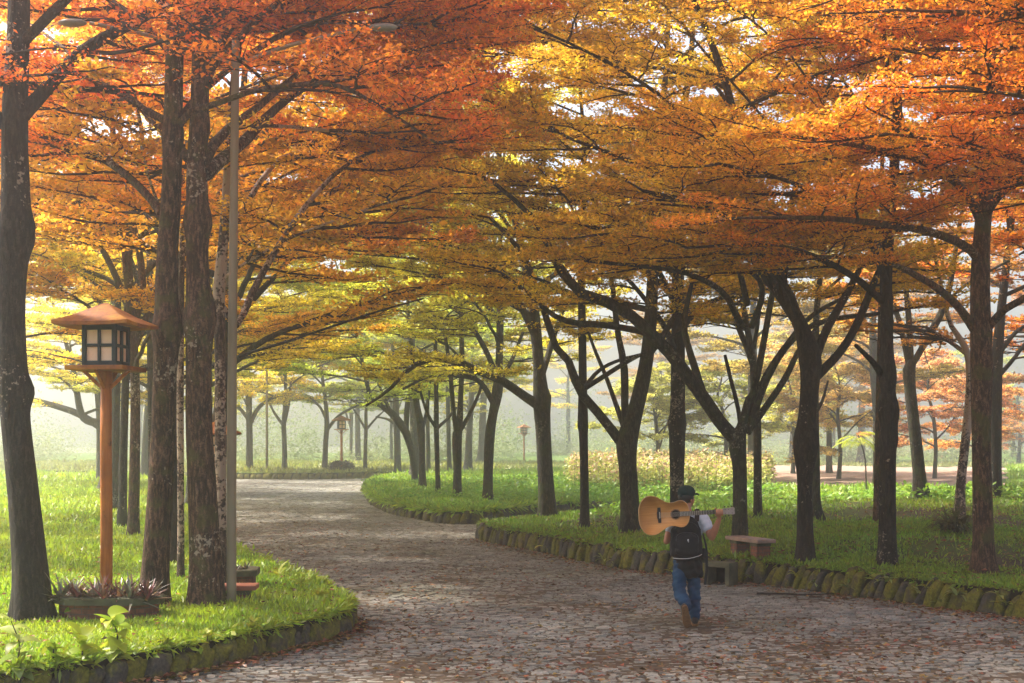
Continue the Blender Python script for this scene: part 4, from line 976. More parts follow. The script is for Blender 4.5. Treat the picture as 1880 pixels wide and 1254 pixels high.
# ------------------------------------------------------------------ far woods in the mist, and the trees between
rngW = np.random.default_rng(77)
fartree = TREES['grey tree with a widely branching crown on the far verge']
fartree2 = TREES['grey trunk with a broad foot at the back of the middle lawn']
midtree = TREES['grey trunk just left of the brown trunk behind the lamp post']
COPIES = [
 (midtree, (-11.5, 24.0), 0.6, 'trunk in the left lawn seen just right of the dark edge trunk', 0.95, ORANGE),
 (midtree, (-9.5, 34.5), 2.2, 'hazy orange crowned tree on the left lawn behind the lantern roof', 1.0, AMBER),
 (midtree, (-16.5, 33), 4.0, 'hazy amber tree far out on the left lawn', 1.05, AMBER),
 (fartree2, (-15.5, 50), 1.0, 'misty golden tree deep on the left lawn', 1.0, GOLD),
 (fartree2, (-20, 64), 3.0, 'misty pale gold tree at the far end of the left lawn', 1.0, GOLD),
 (fartree2, (-13.3, 57), 5.0, 'misty olive tree near the road edge beyond the left trunks', 1.0, OLIVE),
 (fartree2, (10.5, 57), 1.4, 'misty tree standing in the tall flowers', 0.95, (0.45, 0.33, 0.06)),
 (fartree2, (15.5, 55), 2.4, 'misty yellowish tree behind the brick bench tree', 0.9, (0.5, 0.36, 0.06)),
 (fartree2, (21, 52), 4.4, 'misty pinkish tree behind the rooted trunk', 0.9, (0.55, 0.26, 0.07)),
 (fartree2, (-5.2, 70), 2.0, 'misty tree added at the far tip of the middle lawn to shade the bend', 1.0, YGREEN),  # extra tree, put in to shade the far road
 (fartree2, (-20.5, 73), 0.4, 'misty tree added at the left side of the far bend to shade the road', 1.05, GOLD),  # second added tree, keeps direct sun off the far road
 (midtree, (14, 31), 1.2, 'orange crowned tree at the right edge behind the rooted trunk', 0.95, REDOR),
 (midtree, (12.8, 24), 3.3, 'tree beyond the right edge whose boughs enter at the right', 1.0, REDOR),
]
for src, (x, y), rz, lab, sc_, col in COPIES:
    copy_tree(src, (x, y, float(ground(x, y)[0])), rz, lab, 'trees lining the road', sc_, col)
for i in range(16):
    y = rngW.uniform(108, 165); x = rngW.uniform(-0.42, 0.42) * y
    copy_tree(fartree if i % 2 else fartree2, (x, y, float(ground(x, y)[0])), rngW.uniform(0, 6.28), 'hazy tree in the misty wood far beyond the bend', 'misty trees far beyond the bend',
              rngW.uniform(0.9, 1.5), [GOLD, YGREEN, (0.45, 0.26, 0.06), OLIVE][i % 4])
def woods():
    rng = np.random.default_rng(79); mb = MB()
    n = 150; y = rng.uniform(112, 190, n); x = rng.uniform(-0.44, 0.44, n) * y
    r = rng.uniform(1.5, 4.2, n); h = rng.uniform(0.6, 1, n) * rng.choice([1.2, 2.5, 5.5], n) * np.where(y > 130, 1.8, 1)
    z = np.array([0.5] * n)
    per = 800; N = n * per
    u = rng.normal(0, 0.5, (N, 3)); u *= (np.abs(np.linalg.norm(u, axis=1, keepdims=True)) ** -0.3)
    pos = np.stack([np.repeat(x, per) + u[:, 0] * np.repeat(r, per), np.repeat(y, per) + u[:, 1] * np.repeat(r, per), np.repeat(z + h * 0.5, per) + u[:, 2] * np.repeat(h * 0.75, per)], -1)
    pos[:, 2] = np.abs(pos[:, 2] - 0.4) + 0.4
    L = rng.uniform(0.15, 0.34, N)
    leaf_quads(mb, pos, rng.uniform(0, 6.3, N), rng.normal(0, .6, N), rng.normal(0, .6, N), L, L * .3, np.clip(np.repeat(rng.uniform(0, .7, n), per) + rng.uniform(0, .3, N), 0, 1))
    o = mb.build('distant_woods', M['far_leaf'], smooth=False, attname='rnd'); o.color = (0.24, 0.28, 0.12, 1)
    tag(o, 'far yellowish undergrowth fading into the mist', kind='stuff')
woods()
# light drooping young trees behind the right row
YT = [((1455, 870), 'young yellow-green tree with feathery leaves behind the swollen knot tree', (0.58, 0.56, 0.1), 81, 6.5),
      ((1540, 880), 'young brownish feathery tree left of the stub bough trunk', (0.64, 0.44, 0.1), 82, 6.0),
      ((1715, 880), 'young pink-orange feathery tree between the stub trunk and the rooted trunk', (0.8, 0.42, 0.16), 83, 6.5),
      ((1795, 870), 'young orange feathery tree behind the rooted trunk', (0.82, 0.42, 0.1), 84, 6.0),
      ((1205, 880), 'young olive feathery tree between the low split trunk and the straight dark trunk', (0.54, 0.52, 0.1), 85, 5.5),
      ((1330, 880), 'young pale green tree left of the brick bench tree', (0.58, 0.58, 0.12), 86, 6.0),
      ((1870, 850), 'young orange tree at the far right edge', (0.82, 0.4, 0.08), 87, 5.0)]
for (px, py), lab, col, sd_, tp in YT:
    tree(lab, [(px, py, 8), (px + 3, py - 60, 7), (px - 2, py - 120, 6)], [], col, 'bark_grey', tp, 14, 3.0, 1.7, None, nleaf=24, leaf=0.16, k2=8, k3=6, l2=1.4, zlo=1.9, inner=0.3, sides=6, seed=sd_, droop=0.28, sparse=0.25, group='young feathery trees behind the right row', elev=(0.3, 1.0))

# ------------------------------------------------------------------ small plants
def strip(mb, base, yaw, elev, L, wd, bend, nseg=6, fold=0.25, prof=None, att=0.5, mat=0, roll=0.0):
    """one leaf: curved strip with a folded midrib, 3 vertices across"""
    c, s = math.cos(yaw), math.sin(yaw); p = np.array(base, float); e = elev; V = []
    sd = np.array([-s, c, 0])
    for i in range(nseg + 1):
        u = i / nseg
        w_ = wd * (prof(u) if prof else math.sin(math.pi * min(1, 0.06 + 0.94 * u) ** 0.8) + 0.02)
        ax = np.array([c * math.cos(e), s * math.cos(e), math.sin(e)]); up = np.cross(ax, sd)
        s2 = sd * math.cos(roll) + up * math.sin(roll)
        V += [p + s2 * w_ + up * w_ * fold, p, p - s2 * w_ + up * w_ * fold]
        p = p + ax * (L / nseg); e -= bend / nseg
    q = []
    for i in range(nseg):
        a = i * 3
        q += [[a, a + 1, a + 4, a + 3], [a + 1, a + 2, a + 5, a + 4]]
    mb.add(V, q, att=att, mat=mat)

spike = lambda u: (1 - u) ** 0.7 * (0.6 + 0.8 * min(1, u * 4)) / 1.4
def rosette(name, loc, n, L, wd, rng, e0, e1, bend, mats, col, prof=None, stem=0.0):
    mb = MB()
    for i in range(n):
        f = i / n
        mats_i = 0
        strip(mb, (rng.normal(0, .012), rng.normal(0, .012), stem * rng.uniform(.5, 1)), i * 2.399 + rng.normal(0, .2), e0 + (e1 - e0) * f + rng.normal(0, .12), L * rng.uniform(.7, 1.15) * (1 - .25 * f), wd * rng.uniform(.8, 1.2), bend * rng.uniform(.5, 1.3), att=rng.uniform(0, 1), prof=prof, roll=rng.normal(0, .2))
    if stem > 0:
        v, q, tt = tube1([(0, 0, -0.02), (0.005, 0, stem * .6), (0, 0.01, stem)], [.006, .005, .003], 5); mb.add(v, q, tt, mat=1)
    o = mb.build(name, mats, loc=loc, attname='rnd'); o.color = (*col, 1)
    return o
rngP = np.random.default_rng(91)
# pale weeds rooted in and along the right kerb
WEEDS = [(1003, 1008, 'drooping pale weed leaves on the kerb right of the corner'), (1112, 1032, 'broad pale weed at the kerb foot left of the walker'), (1128, 1034, 'pale weed clump beside the broad one left of the walker'),
         (1232, 1052, 'small pale weed at the kerb foot just left of the walker'), (1292, 1076, 'pale weed beside the drain mouth'), (1382, 1066, 'yellowish weed on the mossy stones right of the drain'),
         (1466, 1062, 'little weed on the kerb top under the swollen knot tree'), (1502, 1074, 'pale weed sprig on the kerb halfway to the right edge'), (1562, 1084, 'pale forked weed on the kerb below the stub bough trunk'),
         (1607, 1068, 'weed on the kerb top below the stub bough trunk'), (1632, 1072, 'low bluish weed on the kerb top, right of the stub trunk'), (1690, 1092, 'long arching weed over the kerb left of the rooted trunk'), (1706, 1084, 'leafy weed on the kerb stones left of the rooted trunk'), (1762, 1096, 'broad leaved weed below the rooted trunk'),
         (1836, 1096, 'tall leafy weed on the kerb at the right edge'), (1848, 1116, 'low leafy weed at the kerb foot near the right edge'), (1730, 1118, 'small weed at the kerb foot below the rooted trunk')]
wl = lambda u: math.sin(math.pi * (0.05 + 0.93 * u) ** 0.75) * 0.9 + 0.05
QR, dR = kerb_path('right', (8.6, 14.0), (8, 40), .2)
for i, (px, py, lab) in enumerate(WEEDS):
    # the kerb point in this pixel column
    k = int(np.argmin(np.abs(QR[:, 0] / QR[:, 1] * F + CXP - px) + 1000 * (QR[:, 1] > 30)))
    k2 = np.clip(k, 1, len(QR) - 2)
    seg = [QR[k2 - 1], QR[k2], QR[k2 + 1]]
    best = None
    for a, b in ((seg[0], seg[1]), (seg[1], seg[2])):
        for f in np.linspace(0, 1, 30):
            c = a * (1 - f) + b * f; e = abs(c[0] / c[1] * F + CXP - px)
            if best is None or e < best[0]: best = (e, c)
    c = best[1]; z = HCAM + (HY - py) / F * c[1]
    z = float(np.clip(z, 0.02, 0.36)); o = 0.05 if z < 0.3 else -0.08
    tag(rosette('weed_plant', (c[0] - o * .7, c[1] - o * .7, z), int(rngP.integers(6, 11)), rngP.uniform(.16, .27), rngP.uniform(.024, .036), rngP, 0.1, 1.2, 1.3, [M['weed'], M['twig']], (0.30, 0.36, 0.11) if i % 3 else (0.34, 0.36, 0.06), wl, 0.05), lab, 'weed', 'weeds growing along the kerbs')
LW = [(512, 1066, 'ferny weed hanging over the road from the left lawn edge', .3), (552, 1084, 'leafy sprig leaning over the road edge past the pole', .3), (585, 1104, 'upright weed at the lawn edge near the lawn tip', .25), (462, 1204, 'yellow-green weed at the kerb foot of the left lawn', .18), (380, 1196, 'small bright weed on the left kerb stones', .15), (300, 1212, 'yellow-green sprig on the left kerb below the planter', .16)]
for px, py, lab, L in LW:
    h = hit(px, py)
    tag(rosette('weed_plant', (h[0], h[1], h[2]), 9, L, .028, rngP, 0.2, 1.3, 1.2, [M['weed'], M['twig']], (0.36, 0.40, 0.04), wl, .08), lab, 'weed', 'weeds growing along the kerbs')
# leafy seedlings at the lower left corner
def seedling(loc, hgt, n, L, lab, col, sd_):
    rng = np.random.default_rng(sd_); root = empty('seedling', loc); tag(root, lab, 'seedling', 'big leafy seedlings at the lower left')
    pts = [(0, 0, -.03), (rng.normal(0, .02), 0, hgt * .5), (rng.normal(0, .03), rng.normal(0, .03), hgt)]
    pr = resample(np.array(pts), 8); mb = MB(); v, q, tt = tube1(pr, np.linspace(.009, .004, 8), 6); mb.add(v, q, tt); mb.build('stem', M['twig'], root)
    mb = MB()
    for i in range(n):
        f = 0.12 + 0.88 * i / (n - 1); b = pr[int(f * 7)]
        strip(mb, b, i * 2.399 + rng.normal(0, .3), rng.uniform(-.1, .9) * (0.4 + f), L * rng.uniform(.75, 1.2), L * .30, rng.uniform(.6, 1.4), nseg=8, att=rng.uniform(0, 1), prof=wl, roll=rng.normal(0, .3), fold=.3)
    o = mb.build('leaves', M['weed'], root, attname='rnd'); o.color = (*col, 1)
SD = [(150, 1244, .25, 13, .2, 'big leafy seedling with broad yellow-green leaves, second from the left corner', (0.34, 0.42, 0.03)), (208, 1240, .38, 17, .22, 'tallest leafy seedling with broad lime leaves in front of the left kerb', (0.36, 0.46, 0.035)),
      (28, 1250, .42, 13, .19, 'dark stemmed seedling with pale upper leaves at the left corner', (0.30, 0.36, 0.08)), (100, 1262, .2, 11, .18, 'low leafy seedling between the corner seedling and the tall ones', (0.3, 0.4, 0.03))]
for i, (px, py, h, n, L, lab, col) in enumerate(SD):
    p = hit(px, py); seedling((p[0], p[1], p[2]), h, n, L, lab, col, 200 + i)
p = hit(140, 1140); seedling((p[0], p[1], p[2]), .3, 6, .13, 'little lime seedling in the grass in front of the spiky planter', (0.36, 0.46, 0.03), 210)
# fern-like bright leaves hanging between the right trees
def fern(loc, lab):
    rng = np.random.default_rng(301); root = empty('fern_tree', loc); tag(root, lab, 'fern tree', None)
    h = 2.15; v, q, tt = tube1(resample(np.array([(0.3, 0, 0), (0.25, 0, h * .6), (0, 0, h)]), 8), np.linspace(.03, .018, 8), 6); mb = MB(); mb.add(v, q, tt); mb.build('trunk', M['twig'], root)
    mb = MB()
    for i in range(13):
        yaw = i * 2.399; L = rng.uniform(.75, 1.1); e = rng.uniform(-.1, .7); p = np.array([0, 0, h - rng.uniform(0, .4)])
        c, s = math.cos(yaw), math.sin(yaw)
        for k in range(16):
            ax = np.array([c * math.cos(e), s * math.cos(e), math.sin(e)]); p = p + ax * L / 16; e -= .09
            for sg in (-1, 1):
                strip(mb, p, yaw + sg * 1.15, e * .4 - .15, .24 * math.sin(math.pi * (k + 1.5) / 18), .022, .5, nseg=3, att=rng.uniform(0, 1), fold=.1)
    o = mb.build('crown', M['weed'], root, attname='rnd'); o.color = (0.33, 0.36, 0.03, 1)
p = hit(1588, 905); fern((p[0] - .25, p[1], p[2]), 'small tree with bright green fern-like leaves left of the knotted stub trunk')
# ------------------------------------------------------------------ lamps, planters, benches, pole
t = NT('orange_stained_post'); v = t.coord('Object', (1, 1, .12)); n1 = t.noise(v, 14, 6, .65); n2 = t.noise(t.coord('Object'), 2.2, 4); n3 = t.noise(t.coord('Object', (1, 1, .5)), 9, 5, .7)
c = t.ramp(n1, [(0.3, (0.24, 0.065, 0.014)), (0.5, (0.42, 0.13, 0.022)), (0.7, (0.52, 0.19, 0.03))]).outputs[0]
c = t.mix(t.ramp(n2, [(0.45, (0, 0, 0)), (0.7, (0.7, 0.7, 0.7))]).outputs[0], c, (0.20, 0.07, 0.022))
c = t.mix(t.ramp(n3, [(0.62, (0, 0, 0)), (0.7, (0.85, 0.85, 0.85))]).outputs[0], c, (0.05, 0.025, 0.014))
M['rust_wood'] = t.fin(t.bsdf(c, 0.6, 0.25, n1, 0.4, 0.008))
t = NT('rusty_roof'); v = t.coord('Object'); n1 = t.noise(v, 3.5, 6, .65); n2 = t.noise(v, 22, 4)
c = t.ramp(n1, [(0.32, (0.12, 0.04, 0.018)), (0.5, (0.30, 0.10, 0.022)), (0.68, (0.50, 0.22, 0.02))]).outputs[0]
M['roof'] = t.fin(t.bsdf(c, 0.7, 0.25, n2, 0.5, 0.012))
M['green_frame'] = simple('dark_green_paint', (0.012, 0.022, 0.02), 0.5, 0.35, 0.15, 10)
t = NT('lamp_pane'); v = t.coord('Object'); n1 = t.noise(v, 5, 4); n2 = t.noise(v, 30, 3)
c = t.ramp(n1, [(0.3, (0.90, 0.52, 0.29)), (0.7, (0.95, 0.66, 0.42))]).outputs[0]
c = t.mix(t.ramp(n2, [(0.62, (0, 0, 0)), (0.75, (0.5, 0.5, 0.5))]).outputs[0], c, (0.45, 0.22, 0.12))
M['pane'] = t.fin(t.bsdf(c, 0.35, 0.4))

def brick_mat(name, c1, c2, mortar, scale, rot=None):
    t = NT(name); tc = t.n('TexCoord'); nrm = t.n('NewGeometry')
    # lay the courses on vertical faces: (x+y, z)
    sx = t.n('SeparateXYZ'); t.l(tc.outputs['Object'], sx.inputs[0])
    ad = t.n('Math'); ad.operation = 'ADD'; t.l(sx.outputs[0], ad.inputs[0]); t.l(sx.outputs[1], ad.inputs[1])
    cb = t.n('CombineXYZ'); t.l(ad.outputs[0], cb.inputs[0]); t.l(sx.outputs[2], cb.inputs[1])
    b = t.n('TexBrick'); t.l(cb.outputs[0], b.inputs['Vector']); b.inputs['Scale'].default_value = scale
    b.inputs['Color1'].default_value = (*c1, 1); b.inputs['Color2'].default_value = (*c2, 1); b.inputs['Mortar'].default_value = (*mortar, 1)
    b.inputs['Mortar Size'].default_value = 0.018; b.inputs['Brick Width'].default_value = 0.5; b.inputs['Row Height'].default_value = 0.2
    n2 = t.noise(tc.outputs['Object'], 18, 4)
    c = t.mix(t.ramp(n2, [(0.4, (0.6, 0.6, 0.6)), (0.7, (0, 0, 0))]).outputs[0], b.outputs['Color'], (0.07, 0.045, 0.03))
    h = t.n('Math'); h.operation = 'SUBTRACT'; t.l(n2, h.inputs[0]); t.l(b.outputs['Fac'], h.inputs[1])
    return t.fin(t.bsdf(c, 0.85, 0.2, h.outputs[0], 0.6, 0.012))
M['brick'] = brick_mat('red_brick', (0.30, 0.10, 0.055), (0.22, 0.075, 0.04), (0.12, 0.09, 0.07), 3.2)
M['concrete'] = simple('mossy_concrete', (0.10, 0.095, 0.055), 0.85, 0.2, 0.22, 7, 0.4, 0.012)
M['slab'] = simple('worn_slab', (0.30, 0.20, 0.15), 0.6, 0.35, 0.18, 6, 0.25, 0.008)
M['metal_pole'] = simple('weathered_grey_pole', (0.25, 0.20, 0.125), 0.6, 0.3, 0.2, 3.0, 0.2, 0.006, stretch=(1, 1, .15))
M['soil'] = simple('planter_soil', (0.03, 0.02, 0.014), 0.95, 0.1, 0.2, 14, 0.6, 0.03)
brom = leaf_mat('bromeliad_leaf', 0.25, 0.12, True, hue=0.07, vlo=0.35, vhi=1.7, rough=0.3); M['brom'] = brom

def lamp(loc, sc, rz, zroof, lab, base=True):
    """Japanese style garden lantern on a post; real heights from the ground in metres"""
    root = empty('garden_lamp', loc, rz); tag(root, lab, 'garden lamp', 'wooden lantern lamps along the road')
    zr = zroof; s = sc
    # post
    pr = [(0.085 * s, -.05), (0.082 * s, zr * .3), (0.075 * s, zr - .5 * s), (0.09 * s, zr - .5 * s), (.085 * s, zr - .49 * s)]
    v, q, tt = tube1([(0, 0, -.05), (0.004, 0, zr * .3), (-.003, 0, zr * .6), (0, 0, zr - .485 * s)], [.068 * s, .066 * s, .063 * s, .06 * s], 18)
    mb = MB(); mb.add(v, q, tt); post = mb.build('post', M['rust_wood'], root)
    mb = MB(); v, q, tt = tube1([(0, 0, zr - .62 * s), (0, 0, zr - .485 * s)], [.07 * s, .078 * s], 6); mb.add(v, q, tt, 0); mb.build('collar', M['rust_wood'], root, smooth=False)
    for k in range(4):
        a = k * math.pi / 2
        b = box_bm((.035 * s, .035 * s, .3 * s), (0, 0, 0), .005); bmesh.ops.rotate(b, cent=(0, 0, 0), matrix=Matrix.Rotation(math.radians(48), 3, 'Y'), verts=b.verts)
        bmesh.ops.translate(b, vec=(.15 * s, 0, zr - .575 * s), verts=b.verts); bmesh.ops.rotate(b, cent=(0, 0, 0), matrix=Matrix.Rotation(a, 3, 'Z'), verts=b.verts)
        mb = MB(); mb.bm(b); mb.build('brace', M['rust_wood'], root, smooth=False)
    mb = MB(); mb.bm(box_bm((.66 * s, .66 * s, .05 * s), (0, 0, zr - .455 * s), .008)); mb.build('base_plate', M['roof'], root, smooth=False)
    # light box: four frames with four panes each
    hw = .172 * s; z0, z1 = zr - .43 * s, zr + .02 * s
    for k in range(4):
        mb = MB(); ft = .04 * s; zc = (z0 + z1) / 2
        if True:
            for bx in ((-hw, .05), (hw, .05), (0, .032)):
                if bx[0] == hw and True: pass
                mb.bm(box_bm((bx[1] * s, ft, z1 - z0), (bx[0] * (0.999 if k % 2 else 1.0), -hw - (0.002 if k % 2 else 0), zc), .003))
            for zz, w_ in ((z0 + .028 * s, .055), (z1 - .028 * s, .055), (zc, .034)):
                for xs in (-1, 1):
                    mb.bm(box_bm((hw - .041 * s, ft - .006 * s, w_ * s), (xs * (hw / 2 - .0045 * s), -hw, zz), .002))
        fo = mb.build('frame', M['green_frame'], root, smooth=False); fo.rotation_euler = (0, 0, k * math.pi / 2)
        for sx in (-1, 1):
            for sz in (-1, 1):
                mb = MB(); mb.bm(box_bm((hw - .03 * s, .008 * s, (z1 - z0) / 2 - .05 * s), (sx * (hw / 2), -hw + .012 * s, zc + sz * ((z1 - z0) / 4 - .008 * s)), 0)); mb.build('pane', M['pane'], fo, smooth=False)
    # hipped roof with a sagging eave
    R = .43 * s; mb = MB(); n = 8; V = []; q = []
    prof = [(0.015 * s, .275 * s), (.12 * s, .212 * s), (.26 * s, .122 * s), (R, .035 * s), (R, 0), (R - .03 * s, -.004 * s), (.2 * s, .03 * s), (.02 * s, .03 * s)]
    for r, z in prof:
        for k in range(4):
            a0 = k * math.pi / 2 + math.pi / 4; a1 = a0 + math.pi / 2
            for j in range(n):
                f = j / n; p0 = np.array([math.cos(a0), math.sin(a0)]); p1 = np.array([math.cos(a1), math.sin(a1)])
                pp = (p0 * (1 - f) + p1 * f) * r * math.sqrt(2)
                V.append((pp[0], pp[1], zr + z + .018 * s * (abs(2 * f - 1) ** 2) * (r / R) ** 2))
    m4 = 4 * n
    for i in range(len(prof) - 1):
        for j in range(m4): q.append([i * m4 + j, i * m4 + (j + 1) % m4, (i + 1) * m4 + (j + 1) % m4, (i + 1) * m4 + j])
    mb.add(V, q); mb.build('roof', M['roof'], root, smooth=False)
    return root
LAMP_Y = 14.5
lamp((W(195, 0, LAMP_Y)[0], LAMP_Y, float(ground(W(195, 0, LAMP_Y)[0], LAMP_Y)[0])), 1.0, math.radians(-7), 3.21, 'orange lantern lamp on a round post in the spiky planter, nearest of the lamps')
x2 = (398 - CXP) / F * 22; lamp((x2, 22, float(ground(x2, 22)[0])), 0.86, 0.1, 2.08, 'short lantern lamp half hidden by the tall metal pole')
p = hit(627, 866); lamp((p[0], p[1], p[2]), 1.25, 0.3, 3.3, 'distant lantern lamp with a bush at its foot on the far verge')
p = W(962, 0, 112); lamp((p[0], 112, float(ground(p[0], 112)[0])), 1.1, 0.5, 3.0, 'misty lantern lamp behind the forked corner tree')

def planter(loc, wx, wy, h, rz, lab, seedn, nplants, labp, frame='brick'):
    root = empty('planter', loc, rz); tag(root, lab, 'planter', 'stone rimmed planters')
    ch = 0.22 if wx > 1 else .08
    def octo(ax, ay, c, z):
        return [(-ax + c, -ay, z), (ax - c, -ay, z), (ax, -ay + c, z), (ax, ay - c, z), (ax - c, ay, z), (-ax + c, ay, z), (-ax, ay - c, z), (-ax, -ay + c, z)]
    def shell(rings, mat, name):
        mb = MB(); V = sum(rings, []); q = []
        for i in range(len(rings) - 1):
            for j in range(8): q.append([i * 8 + j, i * 8 + (j + 1) % 8, (i + 1) * 8 + (j + 1) % 8, (i + 1) * 8 + j])
        mb.add(V, q); return mb.build(name, mat, root, smooth=False)
    ax, ay = wx / 2, wy / 2
    shell([octo(ax - .05, ay - .05, ch, -.1), octo(ax - .05, ay - .05, ch, h - .085)], M['brick'], 'wall')
    shell([octo(ax - .08, ay - .08, ch, h - .087), octo(ax, ay, ch, h - .085), octo(ax + .004, ay + .004, ch, h - .01), octo(ax - .01, ay - .01, ch, h), octo(ax - .13, ay - .13, ch * .8, h), octo(ax - .135, ay - .135, ch * .8, h - .09)], M['concrete'], 'rim')
    mb = MB(); V = octo(ax - .12, ay - .12, ch * .8, h - .05); V.append((0, 0, h - .02)); mb.add(V, tris=[[j, (j + 1) % 8, 8] for j in range(8)]); mb.build('soil', M['soil'], root)
    return root
gx, gy = W(200, 0, 14.5)[0], 14.5
hz_ = float(ground(gx, gy)[0])
planter((gx, gy, hz_), 1.2, .62, 0.25, math.radians(-3), 'low brick planter with a mossy stone rim round the lamp post', 1, 9, '')
BR = [(-.56, -.30), (-.42, -.12), (-.30, -.34), (-.14, -.22), (.02, -.35), (.17, -.20), (.34, -.33), (.47, -.15), (.56, -.32), (-.5, .15), (-.2, .2), (.25, .16), (.5, .2)]
for i, (dx, dy) in enumerate(BR):
    rng = np.random.default_rng(400 + i)
    big = i in (0, 6, 4)
    tag(rosette('bromeliad', (gx + dx * .86, gy + dy * .62, hz_ + 0.20), 30, .34 if not big else .42, .021, rng, 0.15, 1.5, .45, [M['brom'], M['twig']], (0.17, 0.06, 0.035) if i % 3 else (0.11, 0.11, 0.065), spike, 0), 'spiky dark red and green rosette plant in the planter round the lamp post', 'bromeliad', 'spiky rosette plants in the lamp planter')
# second planter and the bench by the pole
p = hit(447, 1090); planter((p[0] - .33, p[1] + .85, p[2]), .70, .6, .24, 0.1, 'small stone rimmed planter behind the red bench by the pole', 2, 3, '')
for i in range(4):
    rng = np.random.default_rng(450 + i)
    tag(rosette('bromeliad', (p[0] - .5 + .12 * i, p[1] + .75 + .1 * (i % 2), p[2] + .2), 20, .24, .014, rng, .15, 1.4, .5, [M['brom'], M['twig']], (0.07, 0.06, 0.04), spike, 0), 'dull green spiky plant in the small planter behind the pole', 'bromeliad', 'spiky plants in the small planter')
def bench(name, lab, loc, rz, L, Wd, H, slabm, legm, legs=(0.5, 0.5)):
    root = empty(name, loc, rz); tag(root, lab, 'bench', 'brick legged benches')
    mb = MB(); b = box_bm((L, Wd, .06), (0, 0, H - .03), .012); mb.bm(b); mb.build('seat', slabm, root, smooth=False)
    for s in (-1, 1):
        mb = MB(); mb.bm(box_bm((.19, Wd * .72, H - .06 + .1), (s * (L / 2 - .19), 0, (H - .06 - .1) / 2), .006)); lg = mb.build('leg', legm, root, smooth=False)
        mb = MB(); mb.bm(box_bm((.21, Wd * .77, .05), (s * (L / 2 - .19), 0, H - .088), .006)); mb.build('cap', M['concrete'], lg, smooth=False)
    return root
p = hit(1384, 1026)
bench('brick_bench', 'brick bench with a pale worn slab seat on the right lawn', (p[0] - .02, p[1] + .22, p[2] - .02), math.radians(111), 1.0, .35, .34, M['slab'], M['brick'])
p = hit(430, 1112)
M['slab_red'] = simple('red_slab', (0.33, 0.12, 0.07), 0.6, 0.3, 0.15, 6, 0.2, 0.008)
bench('brick_bench', 'red topped brick bench half behind the tall metal pole', (p[0] - .2, p[1] + .4, p[2]), math.radians(4), .78, .34, .20, M['slab_red'], M['brick'])
# drain mouth in the right kerb
root = empty('drain', (CULV[0], CULV[1], 0), math.radians(-38)); tag(root, 'square concrete drain mouth in the kerb right of the walker', 'drain')
for sx in (-1, 1):
    mb = MB(); mb.bm(box_bm((.07, .3, .36), (sx * .185, .1, .17), .006)); mb.build('jamb', M['concrete'], root, smooth=False)
mb = MB(); mb.bm(box_bm((.31, .296, .075), (0, .1, .3095), .006)); mb.build('lintel', M['concrete'], root, smooth=False)
mb = MB(); mb.bm(box_bm((.30, .02, .33), (0, .24, .16), 0)); mb.build('back', M['soil'], root, smooth=False)
# tall metal street lamp with two arms
p = hit(425, 1112)
root = empty('street_lamp', tuple(p)); tag(root, 'tall weathered metal street lamp pole with two arms among the leaves', 'street lamp')
H = W(0, 75, p[1])[2] - p[2]
mb = MB(); v, q, tt = tube1(resample(np.array([(0, 0, -.05), (0.0, 0, 1.6), (0.0, 0, 1.62), (0.02, 0, 4), (.05, 0, H)]), 24), np.r_[np.full(9, .056), np.linspace(.054, .044, 15)], 16); mb.add(v, q, tt); mb.build('pole', M['metal_pole'], root)
for s, tx, tz in ((-1, W(165, 42, p[1])[0] - p[0], W(0, 42, p[1])[2] - p[2]), (1, W(672, 55, p[1])[0] - p[0], W(0, 50, p[1])[2] - p[2])):
    mb = MB(); v, q, tt = tube1(resample(np.array([(.05, 0, H - .28), (.05 + .4 * tx, 0, (H - .28) * .35 + tz * .65 - .06), (tx, 0, tz)]), 10), np.full(10, .022), 8); mb.add(v, q, tt); arm = mb.build('arm', M['metal_pole'], root)
    b = bmesh.new(); bmesh.ops.create_uvsphere(b, u_segments=16, v_segments=8, radius=1); bmesh.ops.scale(b, vec=(.17, .08, .045), verts=b.verts); bmesh.ops.translate(b, vec=(tx + s * .2, 0, tz), verts=b.verts)
    mb = MB(); mb.bm(b); mb.build('lamp_head', simple('lamp_head_grey', (0.25, 0.29, 0.27), 0.45, 0.4), root)
# thin post on the far verge and the bush round the far lamp
p = hit(490, 865); root = MB(); v, q, tt = tube1([(0, 0, -.1), (0, 0, 3), (0, 0, 6.5)], [.09, .08, .07], 10); root.add(v, q, tt)
tag(root.build('utility_pole', M['metal_pole'], loc=tuple(p)), 'plain grey post on the far verge between two trees', 'pole')
p = hit(627, 866); rng = np.random.default_rng(470); mb = MB(); N = 1800; u = rng.normal(0, 1, (N, 3)); u /= np.linalg.norm(u, axis=1, keepdims=True); u *= rng.uniform(.6, 1, (N, 1))
L = rng.uniform(.12, .25, N); leaf_quads(mb, u * np.array([.85, .7, .36]) + np.array([0, 0, .3]), rng.uniform(0, 6.3, N), rng.normal(.2, .5, N), rng.normal(0, .5, N), L, L * .25, rng.uniform(0, 1, N))
o = mb.build('bush', M['weed'], loc=(p[0], p[1] - .3, p[2]), smooth=False, attname='rnd'); o.color = (0.10, 0.08, 0.06, 1); tag(o, 'low dark bush round the foot of the distant lamp', 'bush')
